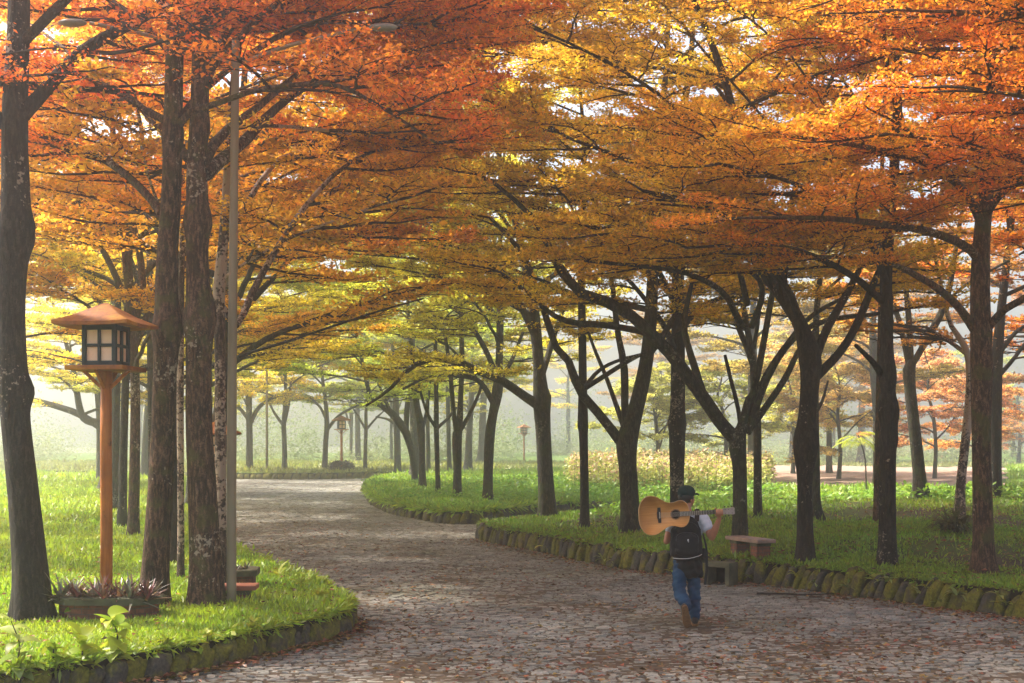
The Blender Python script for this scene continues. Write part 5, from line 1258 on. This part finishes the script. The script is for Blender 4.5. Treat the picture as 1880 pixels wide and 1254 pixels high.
# grassy mound of fern at the foot of the curved slim trunk
p = hit(1762, 985); rng = np.random.default_rng(471); mb = MB()
for i in range(150): strip(mb, (rng.normal(0, .1), rng.normal(0, .1), rng.uniform(0, .2)), rng.uniform(0, 6.28), rng.uniform(.3, 1.4), rng.uniform(.35, .6), .02, rng.uniform(1, 2.4), nseg=4, att=rng.uniform(0, 1))
o = mb.build('fern_clump', M['weed'], loc=(p[0], p[1] + .3, p[2]), attname='rnd'); o.color = (0.10, 0.10, 0.025, 1); tag(o, 'dark drooping fern clump at the foot of the curved slim trunk', 'fern')
# fallen stick on the road
mb = MB(); a = hit(1470, 1090); b_ = hit(1478, 1094)
v, q, tt = tube1(resample(np.array([(-.55, 0.12, .02), (-.2, .02, .03), (.1, -.02, .02), (.55, .02, .03)]), 12), np.linspace(.016, .008, 12), 6); mb.add(v, q, tt)
h = hit(1462, 1094); tag(mb.build('fallen_branch', M['twig'], loc=tuple(h)), 'thin fallen branch lying on the road below the mossy kerb', 'branch')
# ------------------------------------------------------------------ the walker
def capsule(b, p0, p1, r0, r1, seg=16):
    p0 = Vector(p0); p1 = Vector(p1); d = p1 - p0; L = d.length
    n = 10; rings = []
    q = d.to_track_quat('Z', 'Y').to_matrix() if L > 1e-6 else Matrix.Identity(3)
    prof = []
    for i in range(5):
        a = math.pi / 2 * i / 4; prof.append((r0 * math.sin(a) + 1e-4, -r0 * math.cos(a)))
    for i in range(5):
        a = math.pi / 2 * i / 4; prof.append((r1 * math.cos(a) + 1e-4, L + r1 * math.sin(a)))
    for r, z in prof:
        rings.append([b.verts.new(p0 + q @ Vector((r * math.cos(k * 2 * math.pi / seg), r * math.sin(k * 2 * math.pi / seg), z))) for k in range(seg)])
    for i in range(len(rings) - 1):
        for k in range(seg): b.faces.new((rings[i][k], rings[i][(k + 1) % seg], rings[i + 1][(k + 1) % seg], rings[i + 1][k]))
    b.faces.new(rings[0][::-1]); b.faces.new(rings[-1])
def chain(b, pts):
    for (p0, r0), (p1, r1) in zip(pts[:-1], pts[1:]): capsule(b, p0, p1, r0, r1)
def ell(b, c, r, rot=None):
    t = bmesh.new(); bmesh.ops.create_uvsphere(t, u_segments=20, v_segments=12, radius=1)
    m = Matrix.Translation(c) @ ((rot.to_4x4() if rot is not None else Matrix.Identity(4)) @ Matrix.Diagonal((*r, 1)))
    vs = [b.verts.new(m @ v.co) for v in t.verts]
    for f in t.faces: b.faces.new([vs[v.index] for v in f.verts])
    t.free()
def fuse(name, b, voxel, smooth, mats, parent, wrinkle=None):
    """weld the overlapping volumes into one continuous skin"""
    bmesh.ops.recalc_face_normals(b, faces=b.faces)
    me = bpy.data.meshes.new(name); b.to_mesh(me); b.free()
    o = bpy.data.objects.new(name, me); COL.objects.link(o)
    r = o.modifiers.new('r', 'REMESH'); r.mode = 'VOXEL'; r.voxel_size = voxel; r.use_smooth_shade = True
    s = o.modifiers.new('s', 'SMOOTH'); s.factor = 0.5; s.iterations = smooth
    dg = bpy.context.evaluated_depsgraph_get(); ev = o.evaluated_get(dg)
    me2 = bpy.data.meshes.new_from_object(ev); o.modifiers.clear(); o.data = me2; bpy.data.meshes.remove(me)
    me2.name = name; me2.materials.clear()
    if wrinkle:
        co = np.empty(len(me2.vertices) * 3, np.float32); me2.vertices.foreach_get('co', co); no = np.empty_like(co); me2.vertices.foreach_get('normal', no)
        co = co.reshape(-1, 3); no = no.reshape(-1, 3)
        co = co + no * wrinkle(co)[:, None]; me2.vertices.foreach_set('co', co.astype(np.float32).ravel()); me2.update()
    me2.polygons.foreach_set('use_smooth', np.ones(len(me2.polygons), bool))
    for m in mats: me2.materials.append(m)
    if parent is not None: o.parent = parent
    return o

PY = 15.75; PX = (1268 - CXP) / F * PY
M['skin'] = simple('skin', (0.42, 0.18, 0.10), 0.5, 0.35, 0.06, 14, 0.05, 0.002)
M['shirt'] = simple('grey_blue_tshirt', (0.54, 0.60, 0.67), 0.85, 0.1, 0.07, 16, 0.2, 0.004)
t = NT('denim'); v = t.coord('Object'); n1 = t.noise(v, 5, 4); n2 = t.noise(v, 90, 3)
c = t.ramp(n1, [(0.3, (0.005, 0.022, 0.052)), (0.7, (0.02, 0.066, 0.13))]).outputs[0]
M['denim'] = t.fin(t.bsdf(c, 0.85, 0.15, n2, 0.25, 0.002))
M['black_cloth'] = simple('black_cloth', (0.008, 0.008, 0.010), 0.75, 0.25, 0.2, 20, 0.2, 0.003)
M['cap'] = simple('dark_green_cap', (0.006, 0.022, 0.02), 0.8, 0.2, 0.15, 25, 0.2, 0.002)
M['hair'] = simple('black_hair', (0.006, 0.005, 0.005), 0.5, 0.4, 0.2, 60, 0.4, 0.003)
M['sole'] = simple('gum_sole', (0.17, 0.085, 0.034), 0.7, 0.25, 0.2, 40, 0.4, 0.004)
M['shoe'] = simple('dark_shoe', (0.03, 0.022, 0.02), 0.7, 0.25, 0.2, 30, 0.2, 0.002)

walker = empty('person', (PX, PY, 0.0)); tag(walker, 'person in a dark green cap, grey-blue tshirt and jeans walking away with a guitar', 'person')
HX, HZ = -0.045, 1.535
face = Vector((0.80, 0.60, -0.05)).normalized(); fr = math.atan2(face.y, face.x)
HR = Matrix.Rotation(fr, 3, 'Z')                     # local +x = where the face looks
hp = lambda x, y, z: Vector((HX, 0.0, HZ)) + HR @ Vector((x, y, z))
b = bmesh.new()
ell(b, hp(-0.008, 0, 0.035), (0.096, 0.075, 0.088))               # skull
ell(b, hp(0.028, 0, -0.03), (0.066, 0.06, 0.078))                 # face
ell(b, hp(0.052, 0, -0.085), (0.03, 0.032, 0.026))                # chin
capsule(b, hp(0.088, 0, 0.012), hp(0.108, 0, -0.026), 0.009, 0.014)   # nose
ell(b, hp(0.084, 0, -0.055), (0.014, 0.026, 0.011))               # mouth
for s in (-1, 1):
    ell(b, hp(0.078, s * .03, .022), (0.016, 0.02, 0.009))        # brow
    ell(b, hp(0.06, s * .042, -.018), (0.024, 0.018, 0.02))       # cheek
    ell(b, hp(0.0, s * .075, -.012), (0.019, 0.009, 0.032), HR)   # ear
chain(b, [((HX - .005, -.01, HZ - .06), .054), ((HX + .0, -.015, 1.38), .056), ((-.035, -.02, 1.30), .075)])
# trunk of the body, hips, legs
ell(b, (-.035, 0, 1.17), (.165, .105, .19)); ell(b, (-.035, 0, .95), (.14, .095, .16)); ell(b, (-.03, 0, .80), (.135, .095, .12))
SHR, ELR, WRR = (.145, -.02, 1.295), (.235, -.13, 1.075), (.300, -.285, 1.305)
SHL, ELL, WRL = (-.205, .0, 1.275), (-.292, -.02, 1.02), (-.20, .19, 1.06)
chain(b, [((-.035, -.01, 1.29), .075), (SHR, .062), ((.19, -.075, 1.18), .05), (ELR, .042), ((.255, -.185, 1.15), .046), ((.285, -.25, 1.25), .034), (WRR, .026)])
chain(b, [((-.035, 0, 1.28), .075), (SHL, .058), ((-.25, -.01, 1.15), .047), (ELL, .040), ((-.262, .06, 1.03), .042), (WRL, .026)])
legL = [((-.10, 0, .76), .075), ((-.132, -.02, .60), .07), ((-.142, -.035, .43), .055), ((-.118, -.11, .345), .045), ((-.085, -.18, .27), .036), ((-.072, -.20, .24), .036)]
legR = [((.035, 0, .76), .075), ((.042, .03, .60), .075), ((.048, .045, .43), .052), ((.05, .02, .28), .045), ((.052, -.005, .09), .04)]
chain(b, legL); chain(b, legR)
# right hand round the guitar neck: palm behind it, four fingers over the front, thumb on top
GA = math.radians(3.4)                                     # tilt of the guitar
gdir = Vector((math.cos(GA), 0, math.sin(GA))); gup = Vector((-math.sin(GA), 0, math.cos(GA)))
G0 = Vector(((1233.5 - 1268) / 152.4, -.345, HCAM + (HY - 938.5) / 152.4 - .018))   # sound hole centre
NK = G0 + gdir * .512                                       # where the hand holds
def gp(u, d, w_): return NK + gdir * u + gup * w_ + Vector((0, d, 0))
capsule(b, WRR, gp(.005, .045, -.035), .026, .026)
for u in (-.03, -.01, .012, .032): capsule(b, gp(u * .7, .05, -.035), gp(u, .035, .012), .017, .015)
LEN = (.9, 1.05, 1.0, .8)
for i, u in enumerate((-.036, -.013, .011, .034)):
    L = LEN[i]
    chain(b, [(gp(u, .03, -.035), .0115), (gp(u + .002, -.012, -.043), .0105), (gp(u + .003, -.038, -.020), .010), (gp(u + .003, -.041, -.020 + .030 * L), .009), (gp(u + .002, -.030, -.012 + .042 * L), .0078)])
chain(b, [(gp(-.03, .05, -.005), .014), (gp(-.036, .045, .028), .0115), (gp(-.03, .012, .042), .0095)])
# left hand, lightly curled on the shoulder strap in front
wl_ = Vector(WRL); cdir = Vector((.75, .5, .35)).normalized(); cs = Vector((-.3, -.2, .93)).normalized(); cn = cdir.cross(cs)
capsule(b, wl_, wl_ + cdir * .07, .025, .03)
for i, u in enumerate((-.028, -.009, .010, .028)):
    a0 = wl_ + cdir * .075 + cs * u
    chain(b, [(a0, .011), (a0 + cdir * .032 * LEN[i], .010), (a0 + cdir * .042 * LEN[i] - cn * .024, .009), (a0 + cdir * .026 * LEN[i] - cn * .04, .008)])
chain(b, [(wl_ + cdir * .025 + cs * .026, .013), (wl_ + cdir * .05 + cs * .052, .011), (wl_ + cdir * .075 + cs * .058 - cn * .01, .009)])
body = fuse('body', b, 0.0065, 3, [M['skin']], walker)
# eyes
mb = MB()
for s in (-1, 1):
    t_ = bmesh.new(); bmesh.ops.create_uvsphere(t_, u_segments=10, v_segments=6, radius=.011); bmesh.ops.translate(t_, vec=hp(.078, s * .03, .004), verts=t_.verts); mb.bm(t_)
mb.build('eyes', simple('eye', (0.05, 0.03, 0.025), 0.2, 0.5), body)
# hair below the cap
b = bmesh.new(); ell(b, hp(-.018, 0, .02), (.098, .082, .095)); ell(b, hp(-.055, 0, -.055), (.046, .062, .05))
for s in (-1, 1): ell(b, hp(.012, s * .066, .0), (.022, .014, .045))
fuse('hair', b, .008, 3, [M['hair']], walker)
# cap with crown, brim and button
b = bmesh.new(); ell(b, hp(-.010, 0, .072), (.109, .092, .088)); capsule(b, hp(-.085, 0, .035), hp(.07, 0, .052), .03, .02)
capo = fuse('cap', b, .008, 4, [M['cap']], walker)
mb = MB(); V = []; q = []; nb = 12
for j, (r, dz) in enumerate(((.0, .0), (.035, .004), (.07, .0), (.088, -.008))):
    for i in range(nb + 1):
        a = -1.25 + 2.5 * i / nb
        V.append(hp(.055 + r * math.cos(a * .8) + .03 * math.cos(a), (.078 + r * .10) * math.sin(a), .052 + .012 - .022 * math.sin(a) ** 2 + dz))
for j in range(3):
    for i in range(nb): q.append([j * (nb + 1) + i, j * (nb + 1) + i + 1, (j + 1) * (nb + 1) + i + 1, (j + 1) * (nb + 1) + i])
nv = len(V); V += [v_ - Vector((0, 0, .008)) for v_ in V]; q += [[c_ + nv for c_ in f[::-1]] for f in q]
q += [[3 * (nb + 1) + i, 3 * (nb + 1) + i + 1, nv + 3 * (nb + 1) + i + 1, nv + 3 * (nb + 1) + i] for i in range(nb)]
mb.add([tuple(v_) for v_ in V], q); mb.build('brim', M['cap'], capo)
# tshirt
wr = lambda amp, k1, k2: (lambda p: amp * (np.sin(p[:, 2] * k1 + p[:, 0] * k2 + 2.0 * np.sin(p[:, 0] * 17 + p[:, 1] * 9)) * 0.6 + 0.4 * np.sin(p[:, 2] * k1 * 1.9 - p[:, 0] * k2 * 1.4 + p[:, 1] * 30)))
b = bmesh.new()
ell(b, (-.035, 0, 1.17), (.185, .125, .19)); ell(b, (-.035, 0, .98), (.168, .122, .2)); ell(b, (-.032, 0, .84), (.172, .125, .09))
chain(b, [((-.035, -.012, 1.30), .082), (SHR, .076), ((.188, -.07, 1.185), .074)]); chain(b, [((-.035, 0, 1.29), .082), (SHL, .072), ((-.245, -.01, 1.165), .066)])
fuse('tshirt', b, .010, 3, [M['shirt']], walker, wr(.006, 42, 26))
# near-black mass round the waist and hips, over the jeans
b = bmesh.new(); ell(b, (-.035, -.005, .82), (.18, .142, .10)); ell(b, (-.03, -.015, .74), (.172, .138, .11)); ell(b, (.0, -.03, .66), (.125, .115, .09)); capsule(b, (.10, -.03, .80), (.115, -.04, .60), .04, .03)
fuse('dark_waist', b, .010, 3, [M['black_cloth']], walker, wr(.006, 30, 40))
# jeans
b = bmesh.new(); ell(b, (-.035, 0, .78), (.172, .128, .12))
chain(b, [((-.108, 0, .76), .098), ((-.134, -.02, .60), .090), ((-.143, -.03, .45), .080), ((-.126, -.10, .36), .078), ((-.092, -.165, .295), .073), ((-.080, -.185, .265), .07)])
chain(b, [((.035, 0, .76), .098), ((.040, .03, .60), .088), ((.046, .045, .45), .078), ((.05, .02, .28), .072), ((.052, -.005, .12), .064)])
fuse('jeans', b, .010, 3, [M['denim']], walker, wr(.0085, 48, 22))
# shoes
def shoe(M4):
    b = bmesh.new(); ell(b, (0, .02, .055), (.043, .085, .042)); ell(b, (0, .12, .045), (.047, .085, .032)); ell(b, (0, -.04, .06), (.038, .05, .05)); capsule(b, (0, -.03, .07), (0, -.03, .10), .042, .04)
    bmesh.ops.transform(b, matrix=M4, verts=b.verts); u = fuse('shoe', b, .008, 3, [M['shoe']], walker)
    pr = [(.0, .205), (.026, .192), (.043, .16), (.049, .11), (.043, .05), (.037, 0), (.037, -.05), (.025, -.083), (0, -.09)]
    ring = pr + [(-x, y) for x, y in pr[-2:0:-1]]
    mb = MB(); n = len(ring); V = [(x * f, .06 + (y - .06) * f, z) for z, f in ((.0, .94), (.004, 1), (.024, 1.02), (.03, .96)) for x, y in ring]; q = [[i * n + k, i * n + (k + 1) % n, (i + 1) * n + (k + 1) % n, (i + 1) * n + k] for i in range(3) for k in range(n)]
    V += [(0, .06, 0), (0, .06, .03)]; tt = [[4 * n, (k + 1) % n, k] for k in range(n)] + [[4 * n + 1, 3 * n + k, 3 * n + (k + 1) % n] for k in range(n)]
    V = [tuple(M4 @ Vector(v_)) for v_ in V]; mb.add(V, q, tt); mb.build('sole', M['sole'], u, smooth=False)
shoe(Matrix.Translation((.052, 0, 0.004)) @ Matrix.Rotation(math.radians(-8), 4, 'Z'))
# trailing foot: toes on the ground, heel lifted, sole towards the viewer
shoe(Matrix.Translation((-.070, -.235, .035)) @ Matrix.Rotation(math.radians(-10), 4, 'Y') @ Matrix.Rotation(math.radians(-72), 4, 'X') @ Matrix.Translation((0, -.17, 0)))

# ------------------------------------------------------------------ backpack
pk = empty('backpack', (PX, PY, 0)); tag(pk, 'black backpack with pale piping worn on the back of the walking person', 'backpack')
b = bmesh.new(); ell(b, (-.075, -.185, 1.17), (.16, .085, .17)); ell(b, (-.08, -.20, 1.0), (.185, .105, .17)); ell(b, (-.085, -.2, .93), (.18, .10, .12))
for sx in (-.225, .065): capsule(b, (sx, -.20, .90), (sx * .9 - .01, -.19, 1.16), .055, .05)
fuse('body', b, .010, 4, [M['black_cloth']], pk, wr(.003, 30, 30)).name = 'pack_body'
b = bmesh.new(); ell(b, (-.08, -.275, 1.0), (.14, .055, .14)); ell(b, (-.08, -.265, .93), (.145, .06, .08)); fuse('pocket', b, .009, 4, [M['black_cloth']], pk, wr(.002, 30, 30))
mb = MB(); v, q, tt = tube1(resample(np.array([(-.245, -.235, .835), (-.17, -.29, .832), (-.06, -.31, .838), (.05, -.285, .862), (.10, -.24, .88)]), 16), np.full(16, .0045), 6); mb.add(v, q, tt); mb.build('piping', simple('pale_piping', (0.45, 0.45, 0.42), 0.6), pk)
mb = MB(); mb.bm(box_bm((.016, .006, .024), (-.075, -.331, 1.055), .002, Matrix.Rotation(.2, 3, 'Y'))); mb.bm(box_bm((.011, .006, .009), (-.071, -.331, 1.035), .002)); mb.build('badge', simple('pale_badge', (0.6, 0.62, 0.6), 0.5), pk, smooth=False)
def band(name, pts, w_, th, parent):
    P = resample(np.array(pts), 24); T = np.gradient(P, axis=0); T /= np.linalg.norm(T, axis=1, keepdims=True); N_ = np.cross(T, np.array([1, 0, 0.05])); N_ /= np.linalg.norm(N_, axis=1, keepdims=True) + 1e-9; S_ = np.cross(N_, T)
    V = np.stack([P + S_ * w_ / 2 + N_ * th, P - S_ * w_ / 2 + N_ * th, P - S_ * w_ / 2 - N_ * th, P + S_ * w_ / 2 - N_ * th], 1).reshape(-1, 3)
    q = [[i * 4 + k, i * 4 + (k + 1) % 4, (i + 1) * 4 + (k + 1) % 4, (i + 1) * 4 + k] for i in range(23) for k in range(4)]
    mb = MB(); mb.add(V, q); mb.build(name, M['black_cloth'], parent, smooth=False)
band('strap', [(.05, -.16, 1.27), (.07, -.08, 1.39), (.075, .03, 1.385), (.085, .13, 1.25), (.10, .14, 1.1), (.12, .02, .92), (.09, -.14, .9)], .055, .006, pk)
band('strap', [(-.16, -.16, 1.26), (-.15, -.08, 1.385), (-.145, .03, 1.38), (-.15, .13, 1.25), (-.17, .14, 1.1), (-.2, .03, .92), (-.2, -.14, .9)], .055, .006, pk)
band('dangling_strap', [(.125, -.15, 1.12), (.15, -.2, 1.0), (.165, -.22, .86), (.16, -.22, .72), (.14, -.22, .58)], .022, .003, pk)
band('dangling_strap', [(.10, -.2, .87), (.15, -.24, .80), (.155, -.25, .68), (.135, -.25, .52)], .03, .004, pk)
b = bmesh.new(); ell(b, (.135, -.17, .86), (.05, .06, .09)); fuse('side_pouch', b, .009, 3, [M['black_cloth']], pk)

# ------------------------------------------------------------------ guitar
gt = empty('guitar', tuple(Vector((PX, PY, 0)) + G0), 0); gt.rotation_euler = (0, -GA, 0)
tag(gt, 'natural wood acoustic guitar held across the back of the walking person', 'guitar')
# local frame: +x along the neck, +z across, -y towards the viewer; sound hole at the origin
t = NT('spruce_top'); v = t.coord('Object', (0.5, 1, 14)); n1 = t.noise(v, 5, 5, .5); n0 = t.noise(t.coord('Object'), 3, 3)
c = t.ramp(n1, [(0.3, (0.52, 0.22, 0.05)), (0.7, (0.66, 0.32, 0.09))]).outputs[0]
M['spruce'] = t.fin(t.bsdf(c, 0.42, 0.4))
M['side_wood'] = simple('dark_side_wood', (0.10, 0.04, 0.018), 0.4, 0.4, 0.2, 8, stretch=(.3, 1, 4))
M['ebony'] = simple('ebony', (0.018, 0.013, 0.011), 0.45, 0.4, 0.2, 20)
M['head'] = simple('headstock_veneer', (0.30, 0.25, 0.22), 0.4, 0.4, 0.1, 9)
M['steel'] = simple('steel', (0.6, 0.58, 0.52), 0.3, 0.5, 0.05, 5, metal=1.0)
half = [(-.435, 0), (-.432, .06), (-.418, .125), (-.385, .185), (-.335, .222), (-.275, .232), (-.215, .218), (-.155, .180), (-.10, .148), (-.05, .137), (0, .143), (.045, .156), (.085, .156), (.118, .14), (.145, .11), (.160, .07), (.165, .03), (.165, 0)]
up_ = resample(np.array([(x, z, 0) for x, z in half]), 60)[:, :2]
ring = np.vstack([up_, (up_ * np.array([1, -1]))[-2:0:-1]]); n = len(ring); dp = .105
nrm = lambda f: np.array([-.135, 0]) + (ring - np.array([-.135, 0])) * f
mb = MB(); V = []
for y, f in ((.0, .985), (dp, .985), (dp + .004, .95)): V += [(x, y, z) for x, z in nrm(f)]
V.append((-.135, dp + .012, 0)); q = [[i * n + k, i * n + (k + 1) % n, (i + 1) * n + (k + 1) % n, (i + 1) * n + k] for i in range(2) for k in range(n)]
mb.add(V, q, [[3 * n, 2 * n + k, 2 * n + (k + 1) % n] for k in range(n)]); mb.build('body', M['side_wood'], gt).name = 'guitar_body'
mb = MB(); V = []
for y, f in ((.003, .995), (-.003, 1.0), (-.006, .99)): V += [(x, y, z) for x, z in nrm(f)]
V.append((-.135, -.0075, 0)); mb.add(V, q, [[3 * n, 2 * n + (k + 1) % n, 2 * n + k] for k in range(n)]); mb.build('soundboard', M['spruce'], gt)
mb = MB(); V = []
for y, f in ((.002, .996), (-.0045, 1.006), (-.0066, .996), (-.0066, .982)): V += [(x, y, z) for x, z in nrm(f)]
mb.add(V, [[i * n + k, i * n + (k + 1) % n, (i + 1) * n + (k + 1) % n, (i + 1) * n + k] for i in range(3) for k in range(n)]); mb.build('binding', simple('pale_binding', (0.55, 0.33, 0.14), 0.4), gt)
def disc(name, x, z, r, y, mat, r0=0.0, k=32):
    mb = MB(); a = np.arange(k) * 2 * np.pi / k
    V = [(x + r * math.cos(i), y, z + r * math.sin(i)) for i in a] + [(x + r0 * math.cos(i), y - (.0006 if r0 else 0), z + r0 * math.sin(i)) for i in a]
    mb.add(V, [[i, (i + 1) % k, k + (i + 1) % k, k + i] for i in range(k)]); return mb.build(name, mat, gt, smooth=False)
disc('rosette', 0, 0, .062, -.0098, simple('rosette_rings', (0.22, 0.10, 0.04), 0.4, .4, .4, 60), .050)
disc('sound_hole', 0, 0, .0505, -.0094, simple('hole_shade', (0.004, 0.003, 0.003), 0.9, 0.05), .0005)  # flat disc, the shade inside the hole painted as near-black colour
mb = MB(); br = [(-.022, -.09), (-.022, .09), (.014, .09), (.017, .05), (.024, .03), (.024, -.03), (.017, -.05), (.014, -.09)]; br = [(-x - .195, z) for x, z in br]
m8 = len(br); V = [(x, -.006, z) for x, z in br] + [(x, -.016, z) for x, z in br]; V.append((-.195, -.017, 0)); mb.add(V, [[k, (k + 1) % m8, m8 + (k + 1) % m8, m8 + k] for k in range(m8)], [[2 * m8, m8 + (k + 1) % m8, m8 + k] for k in range(m8)]); bridge = mb.build('bridge', M['ebony'], gt, smooth=False)
mb = MB(); mb.bm(box_bm((.006, .008, .075), (-.188, -.0195, 0), .001)); mb.build('saddle', simple('bone', (0.7, 0.66, 0.55), 0.4), bridge, smooth=False)
mb = MB(); mb.bm(box_bm((.40, .022, .05), (.35, .006, 0), .010, seg=3)); mb.build('neck', M['side_wood'], gt)
mb = MB(); V = []
for x, w_ in ((.048, .029), (.548, .0225)): V += [(x, -.006, -w_), (x, -.014, -w_), (x, -.014, w_), (x, -.006, w_)]
mb.add(V, [[0, 1, 5, 4], [1, 2, 6, 5], [2, 3, 7, 6], [0, 3, 2, 1], [4, 5, 6, 7]]); fb = mb.build('fretboard', M['ebony'], gt, smooth=False)
mb = MB(); nut = .546; sc_l = nut + .188
for k in range(1, 20):
    x = nut - sc_l * (1 - 2 ** (-k / 12))
    if x > .055: mb.bm(box_bm((.004, .003, .047 + .01 * (nut - x)), (x, -.015, 0)))
mb.build('frets', M['steel'], fb, smooth=False)
mb = MB()
for k in range(6):
    z0 = (k - 2.5) * .0105; z1 = (k - 2.5) * .0068
    v, qq, tt = tube1([(-.19, -.021, z0), (nut, -.0175, z1)], [.0011, .0011], 4); mb.add(v, qq, tt)
mb.build('strings', M['steel'], gt)
mb = MB(); hd = [(.546, -.023), (.562, -.034), (.69, -.042), (.70, -.03), (.696, 0), (.70, .03), (.69, .042), (.562, .034), (.546, .023)]
m9 = len(hd); V = [(x, .004, z) for x, z in hd] + [(x, -.012, z) for x, z in hd]; V += [(.62, -.012, 0), (.62, .004, 0)]
mb.add(V, [[k, (k + 1) % m9, m9 + (k + 1) % m9, m9 + k] for k in range(m9)], [[2 * m9, m9 + (k + 1) % m9, m9 + k] for k in range(m9)] + [[2 * m9 + 1, k, (k + 1) % m9] for k in range(m9)]); hs = mb.build('headstock', M['head'], gt, smooth=False)
for i in range(3):
    for s in (-1, 1):
        x = .585 + .04 * i; mb = MB()
        v, qq, tt = tube1([(x, -.012, s * .022), (x, -.024, s * .022)], [.0045, .0045], 8); mb.add(v, qq, tt)
        v, qq, tt = tube1([(x, -.002, s * .036), (x, -.002, s * .052)], [.003, .003], 6); mb.add(v, qq, tt)
        mb.bm(box_bm((.018, .008, .012), (x, -.002, s * .056), .003)); mb.build('tuning_peg', M['ebony'], hs, smooth=False)

# more of the pack: haul loop, zip lines, compression straps
band('haul_loop', [(-.11, -.19, 1.325), (-.10, -.215, 1.375), (-.06, -.22, 1.378), (-.045, -.19, 1.325)], .022, .004, pk)
zm = simple('grey_zip', (0.05, 0.05, 0.055), 0.4, 0.4)
for pts in ([(-.20, -.285, .93), (-.21, -.275, 1.08), (-.16, -.275, 1.13), (-.075, -.282, 1.14), (.01, -.275, 1.13), (.055, -.27, 1.08), (.045, -.285, .93)], [(-.225, -.21, 1.14), (-.19, -.245, 1.23), (-.08, -.26, 1.27), (.03, -.245, 1.23), (.07, -.21, 1.14)]):
    mb = MB(); v, q, tt = tube1(resample(np.array(pts), 24), np.full(24, .0035), 5); mb.add(v, q, tt); mb.build('zip', zm, pk)
# ------------------------------------------------------------------ camera, sky, sun, air
cam = bpy.data.cameras.new('camera'); co = bpy.data.objects.new('camera', cam); COL.objects.link(co)
cam.sensor_width = 36; cam.lens = F / 1880 * 36; cam.shift_y = (HY - 627) / 1880
cam.clip_end = 3000; cam.clip_start = 0.1
co.location = (0, 0, HCAM); co.rotation_euler = (math.pi / 2, 0, 0)
scene.camera = co
SUN_EL, SUN_AZ = math.radians(53), math.radians(-66)      # azimuth from +Y, negative = to the left
w = bpy.data.worlds.new('World'); scene.world = w; w.use_nodes = True
nt = w.node_tree; bg = nt.nodes['Background']
sky = nt.nodes.new('ShaderNodeTexSky'); sky.sky_type = 'NISHITA'; sky.sun_disc = False
sky.sun_elevation = SUN_EL; sky.sun_rotation = SUN_AZ; sky.dust_density = 8.0; sky.ozone_density = 0.5; sky.air_density = 1.0; sky.altitude = 100
nt.links.new(sky.outputs[0], bg.inputs[0]); bg.inputs[1].default_value = 0.13
ld = bpy.data.lights.new('sun', 'SUN'); lo = bpy.data.objects.new('sun', ld); COL.objects.link(lo)
ld.energy = 3.6; ld.angle = math.radians(4); ld.color = (1.0, 0.95, 0.87)
sd = Vector((math.sin(SUN_AZ) * math.cos(SUN_EL), math.cos(SUN_AZ) * math.cos(SUN_EL), math.sin(SUN_EL)))
lo.rotation_euler = sd.to_track_quat('Z', 'Y').to_euler()
# air
t = NT('haze_air'); pv = t.n('VolumePrincipled')
pv.inputs['Color'].default_value = (0.95, 0.97, 0.98, 1); pv.inputs['Density'].default_value = 0.0033; pv.inputs['Anisotropy'].default_value = 0.80
t.l(pv.outputs[0], t.out.inputs['Volume'])
hz = MB(); hz.bm(box_bm((320, 290, 17.5), (0, 130, 6.6)))
tag(hz.build('haze', t.m, smooth=False), kind='stuff')
vs = scene.view_settings; vs.view_transform = 'Standard'; vs.look = 'None'; vs.gamma = 1; vs.use_curve_mapping = False; vs.exposure = 1.8
cy = scene.cycles
cy.max_bounces = 8; cy.diffuse_bounces = 6; cy.glossy_bounces = 2; cy.transmission_bounces = 4; cy.volume_bounces = 1; cy.transparent_max_bounces = 4
cy.caustics_reflective = False; cy.caustics_refractive = False
cy.use_denoising = True
cy.sample_clamp_indirect = 6
